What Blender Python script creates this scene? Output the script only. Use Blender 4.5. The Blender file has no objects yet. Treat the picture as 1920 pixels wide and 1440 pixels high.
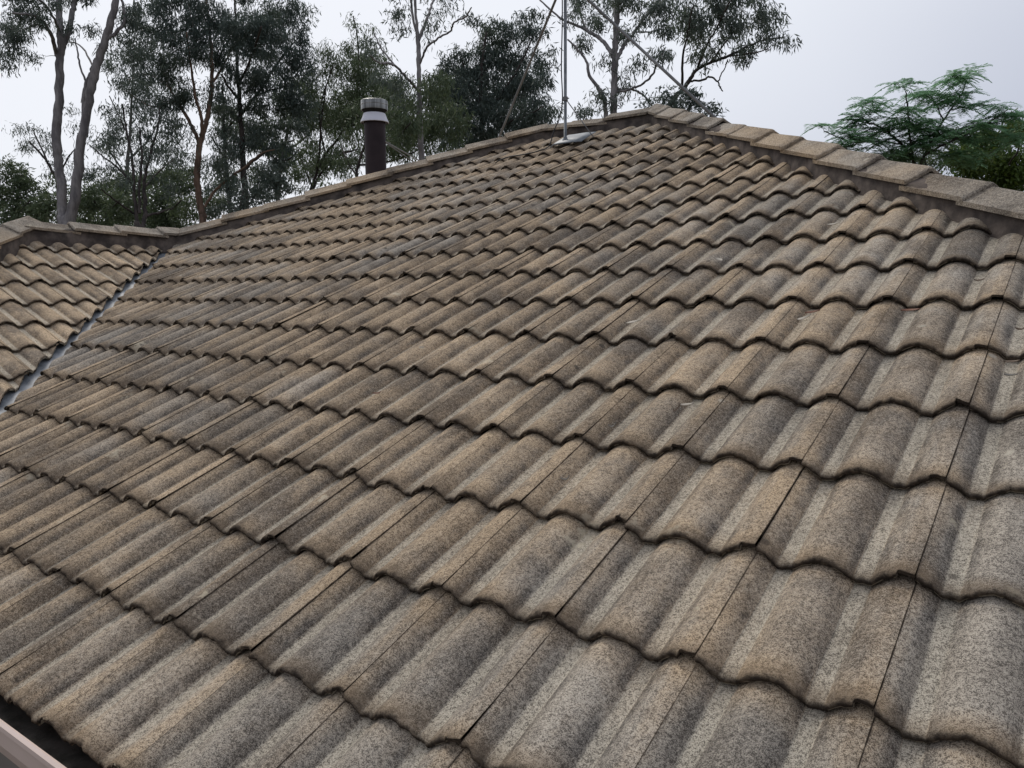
import bpy, bmesh, math, random
import numpy as np
from mathutils import Matrix, Vector

# ------------------------------------------------------------------ camera, sky, sun, exposure
sc = bpy.context.scene
col = sc.collection
CAM = np.array([1.75942, -0.69019, 0.90102])
MR = np.array([[0.80132, 0.59819, -0.00756], [0.06255, -0.09634, -0.99338], [-0.59496, 0.79554, -0.11461]])  # world -> (right, down, forward)
FPX = 1501.33                                                      # focal length for a picture 1920 wide
cd = bpy.data.cameras.new('camera'); cam = bpy.data.objects.new('camera', cd); col.objects.link(cam)
cd.sensor_width = 36; cd.lens = 36 * FPX / 1920; cd.clip_start = 0.05; cd.clip_end = 2000
m3 = Matrix([[MR[0][i], -MR[1][i], -MR[2][i]] for i in range(3)])
cam.matrix_world = Matrix.Translation(Vector(CAM)) @ m3.to_4x4()
sc.camera = cam

SUN_EL, SUN_DIR = math.radians(46), Vector((-0.88, 0.47, 0)).normalized()
sun_az = math.atan2(SUN_DIR.x, SUN_DIR.y)
w = bpy.data.worlds.new('World'); sc.world = w; w.use_nodes = True
nt = w.node_tree; nt.nodes.clear(); N = nt.nodes.new; Lk = nt.links.new
wo = N('ShaderNodeOutputWorld'); bg = N('ShaderNodeBackground'); bg.inputs['Strength'].default_value = 0.1
sky = N('ShaderNodeTexSky'); sky.sky_type = 'NISHITA'; sky.sun_disc = False
sky.sun_elevation = SUN_EL; sky.sun_rotation = sun_az; sky.dust_density = 4; sky.air_density = 1.0
tc = N('ShaderNodeTexCoord')
nz = N('ShaderNodeTexNoise'); nz.inputs['Scale'].default_value = 1.6; nz.inputs['Detail'].default_value = 3; nz.inputs['Roughness'].default_value = 0.5
Lk(tc.outputs['Generated'], nz.inputs['Vector'])
dt = N('ShaderNodeVectorMath'); dt.operation = 'DOT_PRODUCT'           # the cloud sheet is brightest round the hidden sun
Lk(tc.outputs['Generated'], dt.inputs[0])
sd = Vector((SUN_DIR.x * math.cos(SUN_EL), SUN_DIR.y * math.cos(SUN_EL), math.sin(SUN_EL)))
dt.inputs[1].default_value = sd
mr = N('ShaderNodeMapRange'); mr.inputs[1].default_value = 0.48; mr.inputs[2].default_value = 0.90
Lk(dt.outputs['Value'], mr.inputs[0])
ad = N('ShaderNodeMath'); ad.operation = 'MULTIPLY_ADD'; ad.inputs[1].default_value = 0.45; Lk(nz.outputs['Fac'], ad.inputs[0]); Lk(mr.outputs[0], ad.inputs[2])
cr = N('ShaderNodeValToRGB'); Lk(ad.outputs[0], cr.inputs[0])
cr.color_ramp.elements[0].position = 0.18; cr.color_ramp.elements[0].color = (0.52, 0.555, 0.665, 1)
cr.color_ramp.elements[1].position = 0.85; cr.color_ramp.elements[1].color = (0.87, 0.90, 0.97, 1)
sx = N('ShaderNodeVectorMath'); sx.operation = 'SCALE'; sx.inputs['Scale'].default_value = 10.0; Lk(cr.outputs[0], sx.inputs[0])
mx = N('ShaderNodeMix'); mx.data_type = 'RGBA'; mx.inputs['Factor'].default_value = 0.93
Lk(sky.outputs[0], mx.inputs[6]); Lk(sx.outputs[0], mx.inputs[7]); Lk(mx.outputs[2], bg.inputs['Color']); Lk(bg.outputs[0], wo.inputs[0])
sl = bpy.data.lights.new('sun', 'SUN'); so = bpy.data.objects.new('sun', sl); col.objects.link(so)
sl.energy = 1.5; sl.angle = math.radians(20); sl.color = (1, 0.95, 0.88)
so.rotation_euler = sd.to_track_quat('Z', 'Y').to_euler()
sc.view_settings.view_transform = 'Standard'; sc.view_settings.look = 'None'
sc.view_settings.exposure = 0.0; sc.view_settings.gamma = 1.0
sc.render.engine = 'CYCLES'

# ------------------------------------------------------------------ helpers
def at(px, py, depth):
    """world point seen at pixel (px, py) of the 1920-wide photograph, depth metres ahead of the lens"""
    return CAM + MR.T @ np.array([(px - 960) / FPX, (py - 720) / FPX, 1.0]) * depth
def tag(o, label=None, cat=None, group=None, kind=None):
    if label: o['label'] = label
    if cat: o['category'] = cat
    if group: o['group'] = group
    if kind: o['kind'] = kind
    return o
def empty(name, loc):
    o = bpy.data.objects.new(name, None); col.objects.link(o); o.location = loc; o.empty_display_size = 0.2
    return o
bpy_root_loc = {}
def link(name, me, mat, parent=None):
    o = bpy.data.objects.new(name, me); col.objects.link(o)
    if mat: me.materials.append(mat)
    if parent:
        o.parent = parent
        p = parent; off = Vector((0, 0, 0))
        while p: off += p.location; p = p.parent
        o.location = -off                       # meshes are written in world coordinates
    return o
def mesh_np(name, V, F, attrs=None, smooth=True):
    """V (n,3), F (m,4) or (m,3) arrays"""
    me = bpy.data.meshes.new(name); V = np.asarray(V, np.float32); F = np.asarray(F, np.int32); k = F.shape[1]
    me.vertices.add(len(V)); me.vertices.foreach_set('co', V.ravel())
    me.loops.add(F.size); me.loops.foreach_set('vertex_index', F.ravel())
    me.polygons.add(len(F)); me.polygons.foreach_set('loop_start', np.arange(len(F), dtype=np.int32) * k)
    if smooth: me.polygons.foreach_set('use_smooth', np.ones(len(F), bool))
    if attrs:
        for n, a in attrs.items():
            at_ = me.attributes.new(n, 'FLOAT', 'POINT'); at_.data.foreach_set('value', np.asarray(a, np.float32))
    me.update(calc_edges=True); me.validate()
    return me
def tubes(paths, sides=6, cap=True):
    """paths: list of (points (n,3), radii (n,)) -> V, F quads (caps as degenerate-free fans skipped)"""
    VV, FF = [], []; base = 0
    for P, R in paths:
        P = np.asarray(P, float); R = np.asarray(R, float); n = len(P)
        T = np.gradient(P, axis=0); T /= np.linalg.norm(T, axis=1, keepdims=True) + 1e-9
        ref = np.array([0.0, 0, 1]) if abs(T[0][2]) < 0.9 else np.array([1.0, 0, 0])
        A = np.cross(T, ref); A /= np.linalg.norm(A, axis=1, keepdims=True) + 1e-9; B = np.cross(T, A)
        an = np.arange(sides) * 2 * math.pi / sides
        ring = P[:, None, :] + R[:, None, None] * (np.cos(an)[None, :, None] * A[:, None, :] + np.sin(an)[None, :, None] * B[:, None, :])
        VV.append(ring.reshape(-1, 3))
        i = np.arange(n - 1)[:, None] * sides; j = np.arange(sides)[None, :]; k = (j + 1) % sides
        q = np.stack([i + j, i + k, i + sides + k, i + sides + j], -1).reshape(-1, 4) + base
        FF.append(q)
        if cap and sides == 8:
            for s in (0, n - 1):
                o = base + s * sides
                FF.append(np.array([[o, o + 1, o + 2, o + 3], [o, o + 3, o + 4, o + 7], [o + 4, o + 5, o + 6, o + 7]]))
        base += n * sides
    return np.concatenate(VV), np.concatenate(FF)
def tube_obj(name, pts, r, mat, parent=None, sides=8):
    r = np.full(len(pts), r) if np.isscalar(r) else r
    V, F = tubes([(pts, r)], sides)
    return link(name, mesh_np(name, V, F), mat, parent)
def lathe(name, prof, c, mat, parent=None, n=48):
    c = np.asarray(c); an = np.arange(n) * 2 * math.pi / n
    V = np.array([[c[0] + r * math.cos(a), c[1] + r * math.sin(a), c[2] + z] for r, z in prof for a in an])
    F = [[i * n + j, i * n + (j + 1) % n, (i + 1) * n + (j + 1) % n, (i + 1) * n + j] for i in range(len(prof) - 1) for j in range(n)]
    me = mesh_np(name, V, F); o = link(name, me, mat, parent)
    md = o.modifiers.new('edge', 'EDGE_SPLIT'); md.split_angle = math.radians(40)
    return o
def prism(name, outline, path_a, path_b, mat, parent):
    """extrude a closed 3-D outline (list of pts at a) to the same outline at b"""
    n = len(path_a); V = [list(p) for p in path_a] + [list(p) for p in path_b]
    bm = bmesh.new(); vs = [bm.verts.new(v) for v in V]
    for i in range(n): bm.faces.new([vs[i], vs[(i + 1) % n], vs[n + (i + 1) % n], vs[n + i]])
    bm.faces.new(vs[:n][::-1]); bm.faces.new(vs[n:]); bmesh.ops.recalc_face_normals(bm, faces=bm.faces)
    me = bpy.data.meshes.new(name); bm.to_mesh(me); bm.free()
    return link(name, me, mat, parent)

# ------------------------------------------------------------------ materials
class NT:
    def __init__(s, name):
        s.m = bpy.data.materials.new(name); s.m.use_nodes = True; s.t = s.m.node_tree
        s.b = s.t.nodes['Principled BSDF']; s.out = s.t.nodes['Material Output']
    def n(s, typ, **kw):
        x = s.t.nodes.new(typ)
        for k, v in kw.items(): setattr(x, k, v)
        return x
    def l(s, a, b): s.t.links.new(a, b)
    def put(s, v, sock):
        if hasattr(v, 'is_linked') or hasattr(v, 'node'): s.l(v, sock)
        else: sock.default_value = v
    def math(s, op, a, b=0.0, c=0.0, clamp=False):
        x = s.n('ShaderNodeMath', operation=op, use_clamp=clamp)
        s.put(a, x.inputs[0]); s.put(b, x.inputs[1]); s.put(c, x.inputs[2]); return x.outputs[0]
    def ramp(s, v, a, b, lo=0.0, hi=1.0):
        x = s.n('ShaderNodeMapRange', interpolation_type='SMOOTHSTEP'); s.put(v, x.inputs[0])
        for i, q in enumerate((a, b, lo, hi)): x.inputs[i + 1].default_value = q
        return x.outputs[0]
    def mix(s, f, a, b, mode='MIX'):
        x = s.n('ShaderNodeMix', data_type='RGBA', blend_type=mode); s.put(f, x.inputs[0])
        s.put(a if hasattr(a, 'node') else (*a, 1), x.inputs[6]); s.put(b if hasattr(b, 'node') else (*b, 1), x.inputs[7]); return x.outputs[2]
    def noise(s, scale, detail=3, rough=0.55, vec=None, out='Fac'):
        x = s.n('ShaderNodeTexNoise'); x.inputs['Scale'].default_value = scale; x.inputs['Detail'].default_value = detail; x.inputs['Roughness'].default_value = rough
        s.l(vec or s.obj(), x.inputs['Vector']); return x.outputs[out]
    def obj(s):
        if not hasattr(s, '_g'): s._g = s.n('ShaderNodeNewGeometry').outputs['Position']
        return s._g
    def scaled(s, v):
        x = s.n('ShaderNodeMapping'); s.l(s.obj(), x.inputs[0]); x.inputs['Scale'].default_value = v; return x.outputs[0]
    def attr(s, name):
        return s.n('ShaderNodeAttribute', attribute_name=name).outputs['Fac']
    def rnd(s):
        return s.n('ShaderNodeNewGeometry').outputs['Random Per Island']
    def bump(s, h, strength, dist):
        x = s.n('ShaderNodeBump'); x.inputs['Strength'].default_value = strength; x.inputs['Distance'].default_value = dist
        s.l(h, x.inputs['Height']); s.l(x.outputs[0], s.b.inputs['Normal'])
    def done(s, colr, rough=0.9, metal=0.0, spec=0.3):
        s.put(colr if hasattr(colr, 'node') else (*colr, 1), s.b.inputs['Base Color']); s.put(rough, s.b.inputs['Roughness'])
        s.b.inputs['Metallic'].default_value = metal; s.b.inputs['Specular IOR Level'].default_value = spec
        return s.m

def tile_material(name, tan_shift=0.0, caps=False, streak=(16, 2.2, 2.2), lift=1.0, region=False):
    """weathered concrete: sand grains, grey algae film, tan where the binder shows, brown-black lichen along the butts"""
    s = NT(name)
    big = s.noise(0.85, 4, 0.6); mid = s.noise(9.0, 4, 0.65); fine = s.noise(46.0, 3, 0.6)
    run = s.noise(1.0, 4, 0.62, s.scaled(streak)); blot = s.noise(2.6, 5, 0.68)
    r = s.rnd()
    r2 = s.math('FRACT', s.math('MULTIPLY', r, 37.17))
    grey = s.mix(mid, (0.290 * lift, 0.255 * lift, 0.208 * lift), (0.425 * lift, 0.375 * lift, 0.308 * lift))
    tan = s.mix(mid, (0.345 * lift, 0.250 * lift, 0.155 * lift), (0.520 * lift, 0.395 * lift, 0.260 * lift))
    t = s.math('ADD', s.math('MULTIPLY', s.ramp(big, 0.42, 0.60), 0.75), s.math('MULTIPLY', s.ramp(r, 0.4, 1.0), 0.25))
    t = s.math('ADD', t, s.math('MULTIPLY', s.ramp(run, 0.45, 0.70), 0.25))
    t = s.math('ADD', t, tan_shift)
    if region:                                       # this slope has weathered greyer towards its right end
        sp_ = s.n('ShaderNodeSeparateXYZ'); s.l(s.obj(), sp_.inputs[0])
        for cx, cy, rad, amt in ((-1.0, 2.15, 0.95, 0.55), (-2.2, 4.65, 0.6, 0.6), (-3.0, 1.5, 0.6, -0.4), (-1.7, 2.9, 0.5, -0.4)):   # patches where the coating has worn or grime has settled
            d_ = s.n('ShaderNodeVectorMath', operation='DISTANCE'); s.l(s.obj(), d_.inputs[0]); d_.inputs[1].default_value = (cx, cy, cy * 0.425)
            t = s.math('ADD', t, s.ramp(s.math('ADD', d_.outputs['Value'], s.math('MULTIPLY', s.math('SUBTRACT', mid, 0.5), 0.8)), rad * 0.4, rad, amt, 0.0))
        t = s.math('SUBTRACT', t, s.ramp(s.math('ADD', sp_.outputs[0], s.math('MULTIPLY', blot, 1.2)), 0.4, 2.2, 0.0, 0.42))
    if not caps:
        v = s.attr('tv'); pf = s.attr('prof'); lp = s.attr('lap')
        t = s.math('ADD', t, s.math('MULTIPLY', lp, 0.40))                   # tan bands beside the side joints
        t = s.math('ADD', t, s.ramp(s.math('ADD', v, s.math('MULTIPLY', fine, 0.05)), 0.03, 0.11, 0.55, 0.0))
        t = s.math('ADD', t, s.ramp(v, 0.25, 0.33, 0.0, 0.45))
    t = s.math('ADD', t, s.math('MULTIPLY', s.ramp(fine, 0.4, 0.7), 0.12), clamp=True)
    c = s.mix(t, grey, tan)
    val = s.n('ShaderNodeHueSaturation'); s.l(c, val.inputs['Color']); s.l(s.ramp(r2, 0.0, 1.0, 0.84, 1.14), val.inputs['Value']); c = val.outputs[0]
    if not caps:                                     # silt keeps the flat pans paler
        c = s.mix(s.math('MULTIPLY', s.ramp(pf, 0.02, 0.09, 1.0, 0.0), s.ramp(blot, 0.35, 0.6, 0.40, 0.72)), c, (0.50 * lift, 0.45 * lift, 0.355 * lift))
    # grime: broad dark brown patches over several tiles, streaks down the slope, soot-grey film on single rolls
    pat = s.noise(6.5, 5, 0.7)
    dk = s.math('MULTIPLY', s.ramp(s.math('ADD', s.math('MULTIPLY', blot, 0.6), s.math('MULTIPLY', run, 0.4)), 0.45, 0.62), 0.92)
    if not caps:
        flank = s.math('MULTIPLY', s.ramp(pf, 0.06, 0.14), s.ramp(pf, 0.30, 0.90, 1.0, 0.0))       # dirt lodged beside the pans
        dk = s.math('MAXIMUM', dk, s.math('MULTIPLY', flank, s.ramp(pat, 0.40, 0.60, 0.22, 1.0)))
        dk = s.math('MAXIMUM', dk, s.math('MULTIPLY', s.ramp(pat, 0.54, 0.66), 0.6))
        dk = s.math('MULTIPLY', dk, s.ramp(pf, -0.02, 0.03, 0.30, 1.0))
    c = s.mix(s.math('MULTIPLY', dk, 0.74), c, s.mix(s.ramp(mid, 0.4, 0.6), (0.080, 0.066, 0.056), (0.090, 0.084, 0.080)))
    # sand grains
    g1 = s.noise(520.0, 2, 0.7); g2 = s.noise(230.0, 2, 0.6); g3 = s.noise(110.0, 2, 0.6)
    gr = s.math('ADD', s.math('MULTIPLY', g1, 0.56), s.math('ADD', s.math('MULTIPLY', g2, 0.24), s.math('MULTIPLY', g3, 0.20)))
    dark = s.ramp(gr, 0.44, 0.52, 1.0, 0.0); lite = s.ramp(gr, 0.52, 0.60)
    c = s.mix(s.math('MULTIPLY', dark, 0.92), c, s.mix(0.82, c, (0.028, 0.022, 0.018)))
    c = s.mix(s.math('MULTIPLY', lite, 0.6), c, s.mix(0.6, c, (0.72, 0.64, 0.51)))
    # round lichen spots, dark and pale
    vo = s.n('ShaderNodeTexVoronoi'); vo.inputs['Scale'].default_value = 9.0; s.l(s.obj(), vo.inputs['Vector'])
    sepc = s.n('ShaderNodeSeparateColor'); s.l(vo.outputs['Color'], sepc.inputs[0])
    dw = s.math('ADD', vo.outputs['Distance'], s.math('MULTIPLY', fine, 0.10))
    spot = s.math('MULTIPLY', s.ramp(dw, 0.13, 0.17, 1.0, 0.0), s.ramp(sepc.outputs[0], 0.80, 0.82))
    pale = s.math('MULTIPLY', s.ramp(dw, 0.13, 0.19, 1.0, 0.0), s.ramp(sepc.outputs[1], 0.90, 0.92))
    c = s.mix(s.math('MULTIPLY', spot, 0.65), c, (0.055, 0.047, 0.040))
    c = s.mix(s.math('MULTIPLY', pale, 0.6), c, (0.55, 0.50, 0.40))
    pl = s.noise(4.2, 5, 0.75); c = s.mix(s.math('MULTIPLY', s.ramp(pl, 0.64, 0.70), 0.6), c, (0.56, 0.49, 0.36))
    if not caps:
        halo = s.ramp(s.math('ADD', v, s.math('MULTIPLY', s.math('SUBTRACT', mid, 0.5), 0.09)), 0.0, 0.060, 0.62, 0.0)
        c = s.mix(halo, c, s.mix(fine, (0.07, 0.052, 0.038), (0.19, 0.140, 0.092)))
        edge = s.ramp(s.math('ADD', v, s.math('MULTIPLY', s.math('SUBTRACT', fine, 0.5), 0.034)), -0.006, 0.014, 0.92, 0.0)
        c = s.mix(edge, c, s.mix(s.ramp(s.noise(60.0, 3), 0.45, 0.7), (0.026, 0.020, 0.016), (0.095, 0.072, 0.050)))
        chip = s.math('MULTIPLY', s.ramp(v, -0.019, -0.015, 1.0, 0.0), s.ramp(s.noise(30.0, 3), 0.48, 0.54))
        c = s.mix(s.math('MULTIPLY', chip, 0.75), c, (0.36, 0.31, 0.23))
        seam = s.math('MAXIMUM', s.ramp(s.attr('tu'), 0.0010, 0.0028, 1.0, 0.0), s.ramp(s.attr('tu'), 0.2978, 0.2992))
        c = s.mix(s.math('MULTIPLY', seam, s.ramp(s.noise(22.0, 3), 0.35, 0.6, 0.25, 0.8)), c, (0.060, 0.044, 0.032))   # dirt in the side joints
    hgt = s.math('ADD', s.math('MULTIPLY', gr, 1.0), s.math('MULTIPLY', fine, 2.2 if caps else 0.7))
    s.bump(hgt, 0.8, 0.005)
    return s.done(c, 0.95, 0, 0.12)
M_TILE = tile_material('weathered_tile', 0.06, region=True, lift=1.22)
M_TILE2 = tile_material('tan_tile', 0.55, streak=(2.2, 16, 2.2), lift=1.5)
M_CAP_T = tile_material('weathered_tile_side', 0.1, streak=(2.2, 16, 2.2), lift=1.1)
M_CAP = tile_material('ridge_tile', 0.0, caps=True, streak=(5, 5, 2), lift=1.12)
def simple(name, a, b, scale=8.0, rough=0.8, metal=0.0, spec=0.3, bump=0.0, stretch=None):
    s = NT(name); v = s.scaled(stretch) if stretch else None
    n_ = s.noise(scale, 5, 0.6, v); c = s.mix(s.ramp(n_, 0.3, 0.7), a, b)
    if bump: s.bump(s.noise(scale * 6, 3, 0.6, v), bump, 0.004)
    return s.done(c, rough, metal, spec)
M_MORTAR = simple('bedding_mortar', (0.055, 0.046, 0.041), (0.150, 0.122, 0.102), 11, 0.95, 0, 0.1, 0.9)
M_NEARBLACK = simple('near_black', (0.012, 0.011, 0.010), (0.02, 0.018, 0.016), 6, 1.0)  # near-black, worn by the added light-blocking sheets and the cowl throat
M_ZINC = simple('weathered_zinc', (0.15, 0.165, 0.18), (0.32, 0.34, 0.36), 9, 0.55, 0.0, 0.4)
M_GALV = simple('galvanised_steel', (0.11, 0.122, 0.13), (0.21, 0.225, 0.235), 14, 0.5, 0.2, 0.4)
M_POLE = simple('dull_pipe', (0.22, 0.22, 0.22), (0.32, 0.32, 0.31), 5, 0.55, 0.4, 0.4)
M_STRUT = simple('grey_pipe', (0.15, 0.15, 0.15), (0.24, 0.24, 0.235), 5, 0.6, 0.1, 0.4)
M_CABLE = simple('black_cable', (0.012, 0.012, 0.012), (0.02, 0.02, 0.02), 5, 0.6)
M_FLUE = simple('brown_flue', (0.020, 0.013, 0.015), (0.032, 0.022, 0.024), 7, 0.6, 0.0, 0.2)
M_STEEL = simple('stainless', (0.10, 0.10, 0.095), (0.40, 0.40, 0.385), 1.0, 0.34, 0.8, 0.5, 0, (26, 26, 0.5))
M_SKIRT = NT('white_skirt')
_n = M_SKIRT.noise(22, 4, 0.7); M_SKIRT = M_SKIRT.done(M_SKIRT.mix(M_SKIRT.ramp(_n, 0.62, 0.68), (0.60, 0.60, 0.65), (0.12, 0.09, 0.08)), 0.5)
M_GUTTER = simple('pink_gutter', (0.60, 0.47, 0.40), (0.70, 0.56, 0.48), 3, 0.45, 0, 0.4)
M_GUTIN = simple('gutter_fill', (0.018, 0.017, 0.014), (0.05, 0.045, 0.04), 20, 0.9, 0, 0.2, 0.6)
M_WALL = NT('brick')
_b = M_WALL.n('ShaderNodeTexBrick'); _b.inputs['Scale'].default_value = 4.0
for k, cc in (('Color1', (0.22, 0.11, 0.07, 1)), ('Color2', (0.28, 0.15, 0.09, 1)), ('Mortar', (0.35, 0.32, 0.28, 1))): _b.inputs[k].default_value = cc
M_WALL.l(M_WALL.scaled((1, 1, 1)), _b.inputs['Vector']); M_WALL = M_WALL.done(_b.outputs[0], 0.9)
M_GROUND = NT('leaf_litter')
_a = M_GROUND.noise(0.15, 5); _c = M_GROUND.noise(9, 5, 0.7)
M_GROUND = M_GROUND.done(M_GROUND.mix(M_GROUND.ramp(_a, 0.45, 0.6), M_GROUND.mix(_c, (0.05, 0.032, 0.02), (0.13, 0.085, 0.05)), M_GROUND.mix(_c, (0.03, 0.045, 0.015), (0.08, 0.09, 0.03))), 1.0)
def bark(name, a, b, stretch=(3, 3, 0.7)):
    s = NT(name); n1 = s.noise(2.2, 5, 0.65, s.scaled(stretch)); n2 = s.noise(16, 3, 0.6, s.scaled(stretch))
    c = s.mix(s.ramp(n1, 0.35, 0.65), a, b); c = s.mix(s.math('MULTIPLY', s.ramp(n2, 0.58, 0.72), 0.35), c, tuple(x * 0.4 for x in a))
    s.bump(n2, 0.5, 0.02); return s.done(c, 0.9, 0, 0.2)
B_PALE = bark('pale_gum_bark', (0.13, 0.12, 0.12), (0.27, 0.25, 0.24))
B_DARK = bark('dark_bark', (0.030, 0.026, 0.024), (0.075, 0.062, 0.055))
B_RUST = bark('rusty_bark', (0.085, 0.056, 0.041), (0.19, 0.125, 0.088))
B_MID = bark('grey_bark', (0.075, 0.068, 0.062), (0.16, 0.148, 0.135))
def leafmat(name, a, b, c_=None, trans=0.22):
    s = NT(name); r = s.rnd(); k = s.noise(0.55, 3, 0.6)
    c = s.mix(r, a, b)
    if c_: c = s.mix(s.math('MULTIPLY', s.ramp(k, 0.48, 0.66), 0.8), c, c_)
    s.done(c, 0.55, 0, 0.35)
    tr = s.n('ShaderNodeBsdfTranslucent'); s.l(c, tr.inputs[0]); ms = s.n('ShaderNodeMixShader'); ms.inputs[0].default_value = trans
    s.l(s.b.outputs[0], ms.inputs[1]); s.l(tr.outputs[0], ms.inputs[2]); s.l(ms.outputs[0], s.out.inputs[0])
    return s.m
L_GUM = leafmat('gum_leaves', (0.060, 0.083, 0.070), (0.140, 0.168, 0.135), (0.115, 0.145, 0.098), 0.38)
L_DARK = leafmat('dark_gum_leaves', (0.052, 0.076, 0.067), (0.115, 0.145, 0.120), (0.088, 0.115, 0.080), 0.38)
L_OLIVE = leafmat('olive_leaves', (0.065, 0.096, 0.052), (0.145, 0.180, 0.095), (0.105, 0.142, 0.068), 0.35)
L_FERN = leafmat('feathery_leaves', (0.140, 0.270, 0.150), (0.250, 0.430, 0.250), (0.220, 0.370, 0.200), 0.5)
L_LIME = leafmat('yellow_green_leaves', (0.045, 0.085, 0.016), (0.120, 0.165, 0.035), (0.08, 0.13, 0.02), 0.3)
def leafsolid(name, a, b): return simple(name, a, b, 60, 0.6)

# ------------------------------------------------------------------ roof frame
PITCH = 0.401833; TP = math.tan(PITCH); CP = math.cos(PITCH); SP = math.sin(PITCH)
TW, GA, TL, HP, TH, DROP = 0.30, 0.32052, 0.362, 0.031, 0.0150, 0.0200
VAL, HIPR, HIPL, RIDY, WRX, WRY = -1.60, 4.25, 7.95, 5.49, -4.775, 1.95   # valley x+y, right hip x+y, left hip y-x, ridges
GROUND = -2.75
rng = np.random.default_rng(7)

house = tag(empty('house', (-2, 5, GROUND)), 'brick house under a hipped roof of weathered grey concrete tiles', 'house')

def tile_profile(u):
    z = np.zeros_like(u)
    for c in (-0.06, 0.44, 0.94):
        d = np.abs(u - c) / 0.203
        z = np.maximum(z, np.where(d < 1, 1 - d ** 2.1, 0))
    return z
def tile_template(nx):
    gap = 0.0006 / TW
    u = np.linspace(gap, 1 - gap, nx)
    # crowd samples at pan edges and keep the lap step sharp
    extra = np.array([0.142, 0.150, 0.232, 0.240, 0.642, 0.650, 0.732, 0.740, 0.893, 0.899])
    if nx > 20: u = np.unique(np.r_[u, extra])
    pf = tile_profile(u)
    rows = []   # (s, dz, tv)
    top = [(TL, 0.34), (0.30, 0.30), (0.22, 0.22), (0.14, 0.14), (0.07, 0.07), (0.030, 0.030), (0.014, 0.014)]
    for s_, v_ in top: rows.append((s_, 0.0, v_, 0))
    rows += [(0.0055, -0.0006, 0.0055, 1), (0.0018, -0.0026, 0.0015, 1), (0.0003, -0.0058, -0.003, 1), (0.0008, -0.0105, -0.012, 2), (0.0025, -TH, -0.024, 2), (0.05, -TH, -0.08, 3), (TL, -TH, -0.4, 3)]
    S, Z, Tv, K = [np.array(x) for x in zip(*rows)]
    return u, pf, S, Z, Tv, K
def tile_verts(tmpl, rnd):
    u, pf, S, Z, Tv, K = tmpl
    nu, ns = len(u), len(S)
    U = np.repeat(u[None], ns, 0); PF = np.repeat(pf[None], ns, 0)
    s = np.repeat(S[:, None], nu, 1).copy(); z = HP * (PF - 1) + np.repeat(Z[:, None], nu, 1) - DROP * s / GA
    fr = (K > 0) & (K < 3)
    # the over-lapping lip at the right-hand end is thinner: a broken notch shows under it
    lip = (U > 0.896) & (Z[:, None] < -0.009)
    z = np.where(lip, z + 0.0115, z); s = np.where((U > 0.896) & fr[:, None], s + 0.006, s)
    # worn, nibbled butt edge
    ph = rnd.random(8) * 6.28; x = U[0] * TW
    nib = 0.0011 * np.sin(x * 95 + ph[0]) + 0.0009 * np.sin(x * 210 + ph[1]) + 0.0007 * np.sin(x * 430 + ph[2]) + 0.0006 * rnd.standard_normal(nu)
    s[fr] += nib[None] * 1.3
    lowf = K == 2
    z[lowf] += (0.0016 * np.maximum(0, np.sin(x * 60 + ph[3]) + np.sin(x * 133 + ph[4]) - 0.4))[None]
    if rnd.random() < 0.55:                        # a chip out of the butt
        c = rnd.random(); g = np.exp(-((U[0] - c) / 0.035) ** 2); s[fr] += 0.006 * g; z[lowf] += 0.004 * g
    lap = np.clip((U - 0.86) / 0.05, 0, 1) + np.clip((0.10 - U) / 0.06, 0, 1)
    # seating differences tile to tile
    z += rnd.normal(0, 0.0008) + rnd.normal(0, 0.0011) * (U - 0.5) * 2; s += rnd.normal(0, 0.0028) + rnd.normal(0, 0.0016) * (U - 0.5) * 2
    x3 = U * TW + rnd.normal(0, 0.0002)
    if rnd.random() < 0.05: s += rnd.normal(0, 0.007)      # a slipped tile
    return np.stack([x3, s, z], -1).reshape(-1, 3), (U * TW).ravel(), np.repeat(Tv[:, None], nu, 1).ravel(), PF.ravel(), lap.ravel(), nu, ns
def grid_faces(nu, ns):
    i = np.arange(ns - 1)[:, None] * nu; j = np.arange(nu - 1)[None]
    q = np.stack([i + j, i + nu + j, i + nu + j + 1, i + j + 1], -1).reshape(-1, 4)[:, ::-1]
    side = []
    for r in range(ns // 2 - 1 + ns % 2):            # close the two side walls
        a, b = r, ns - 1 - r
        if b - a < 1: break
        if a + 1 <= b - 1:
            side.append([a * nu, b * nu, (b - 1) * nu, (a + 1) * nu])
            side.append([a * nu + nu - 1, (a + 1) * nu + nu - 1, (b - 1) * nu + nu - 1, b * nu + nu - 1])
    return np.concatenate([q, np.array(side)]) if side else q
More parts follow.
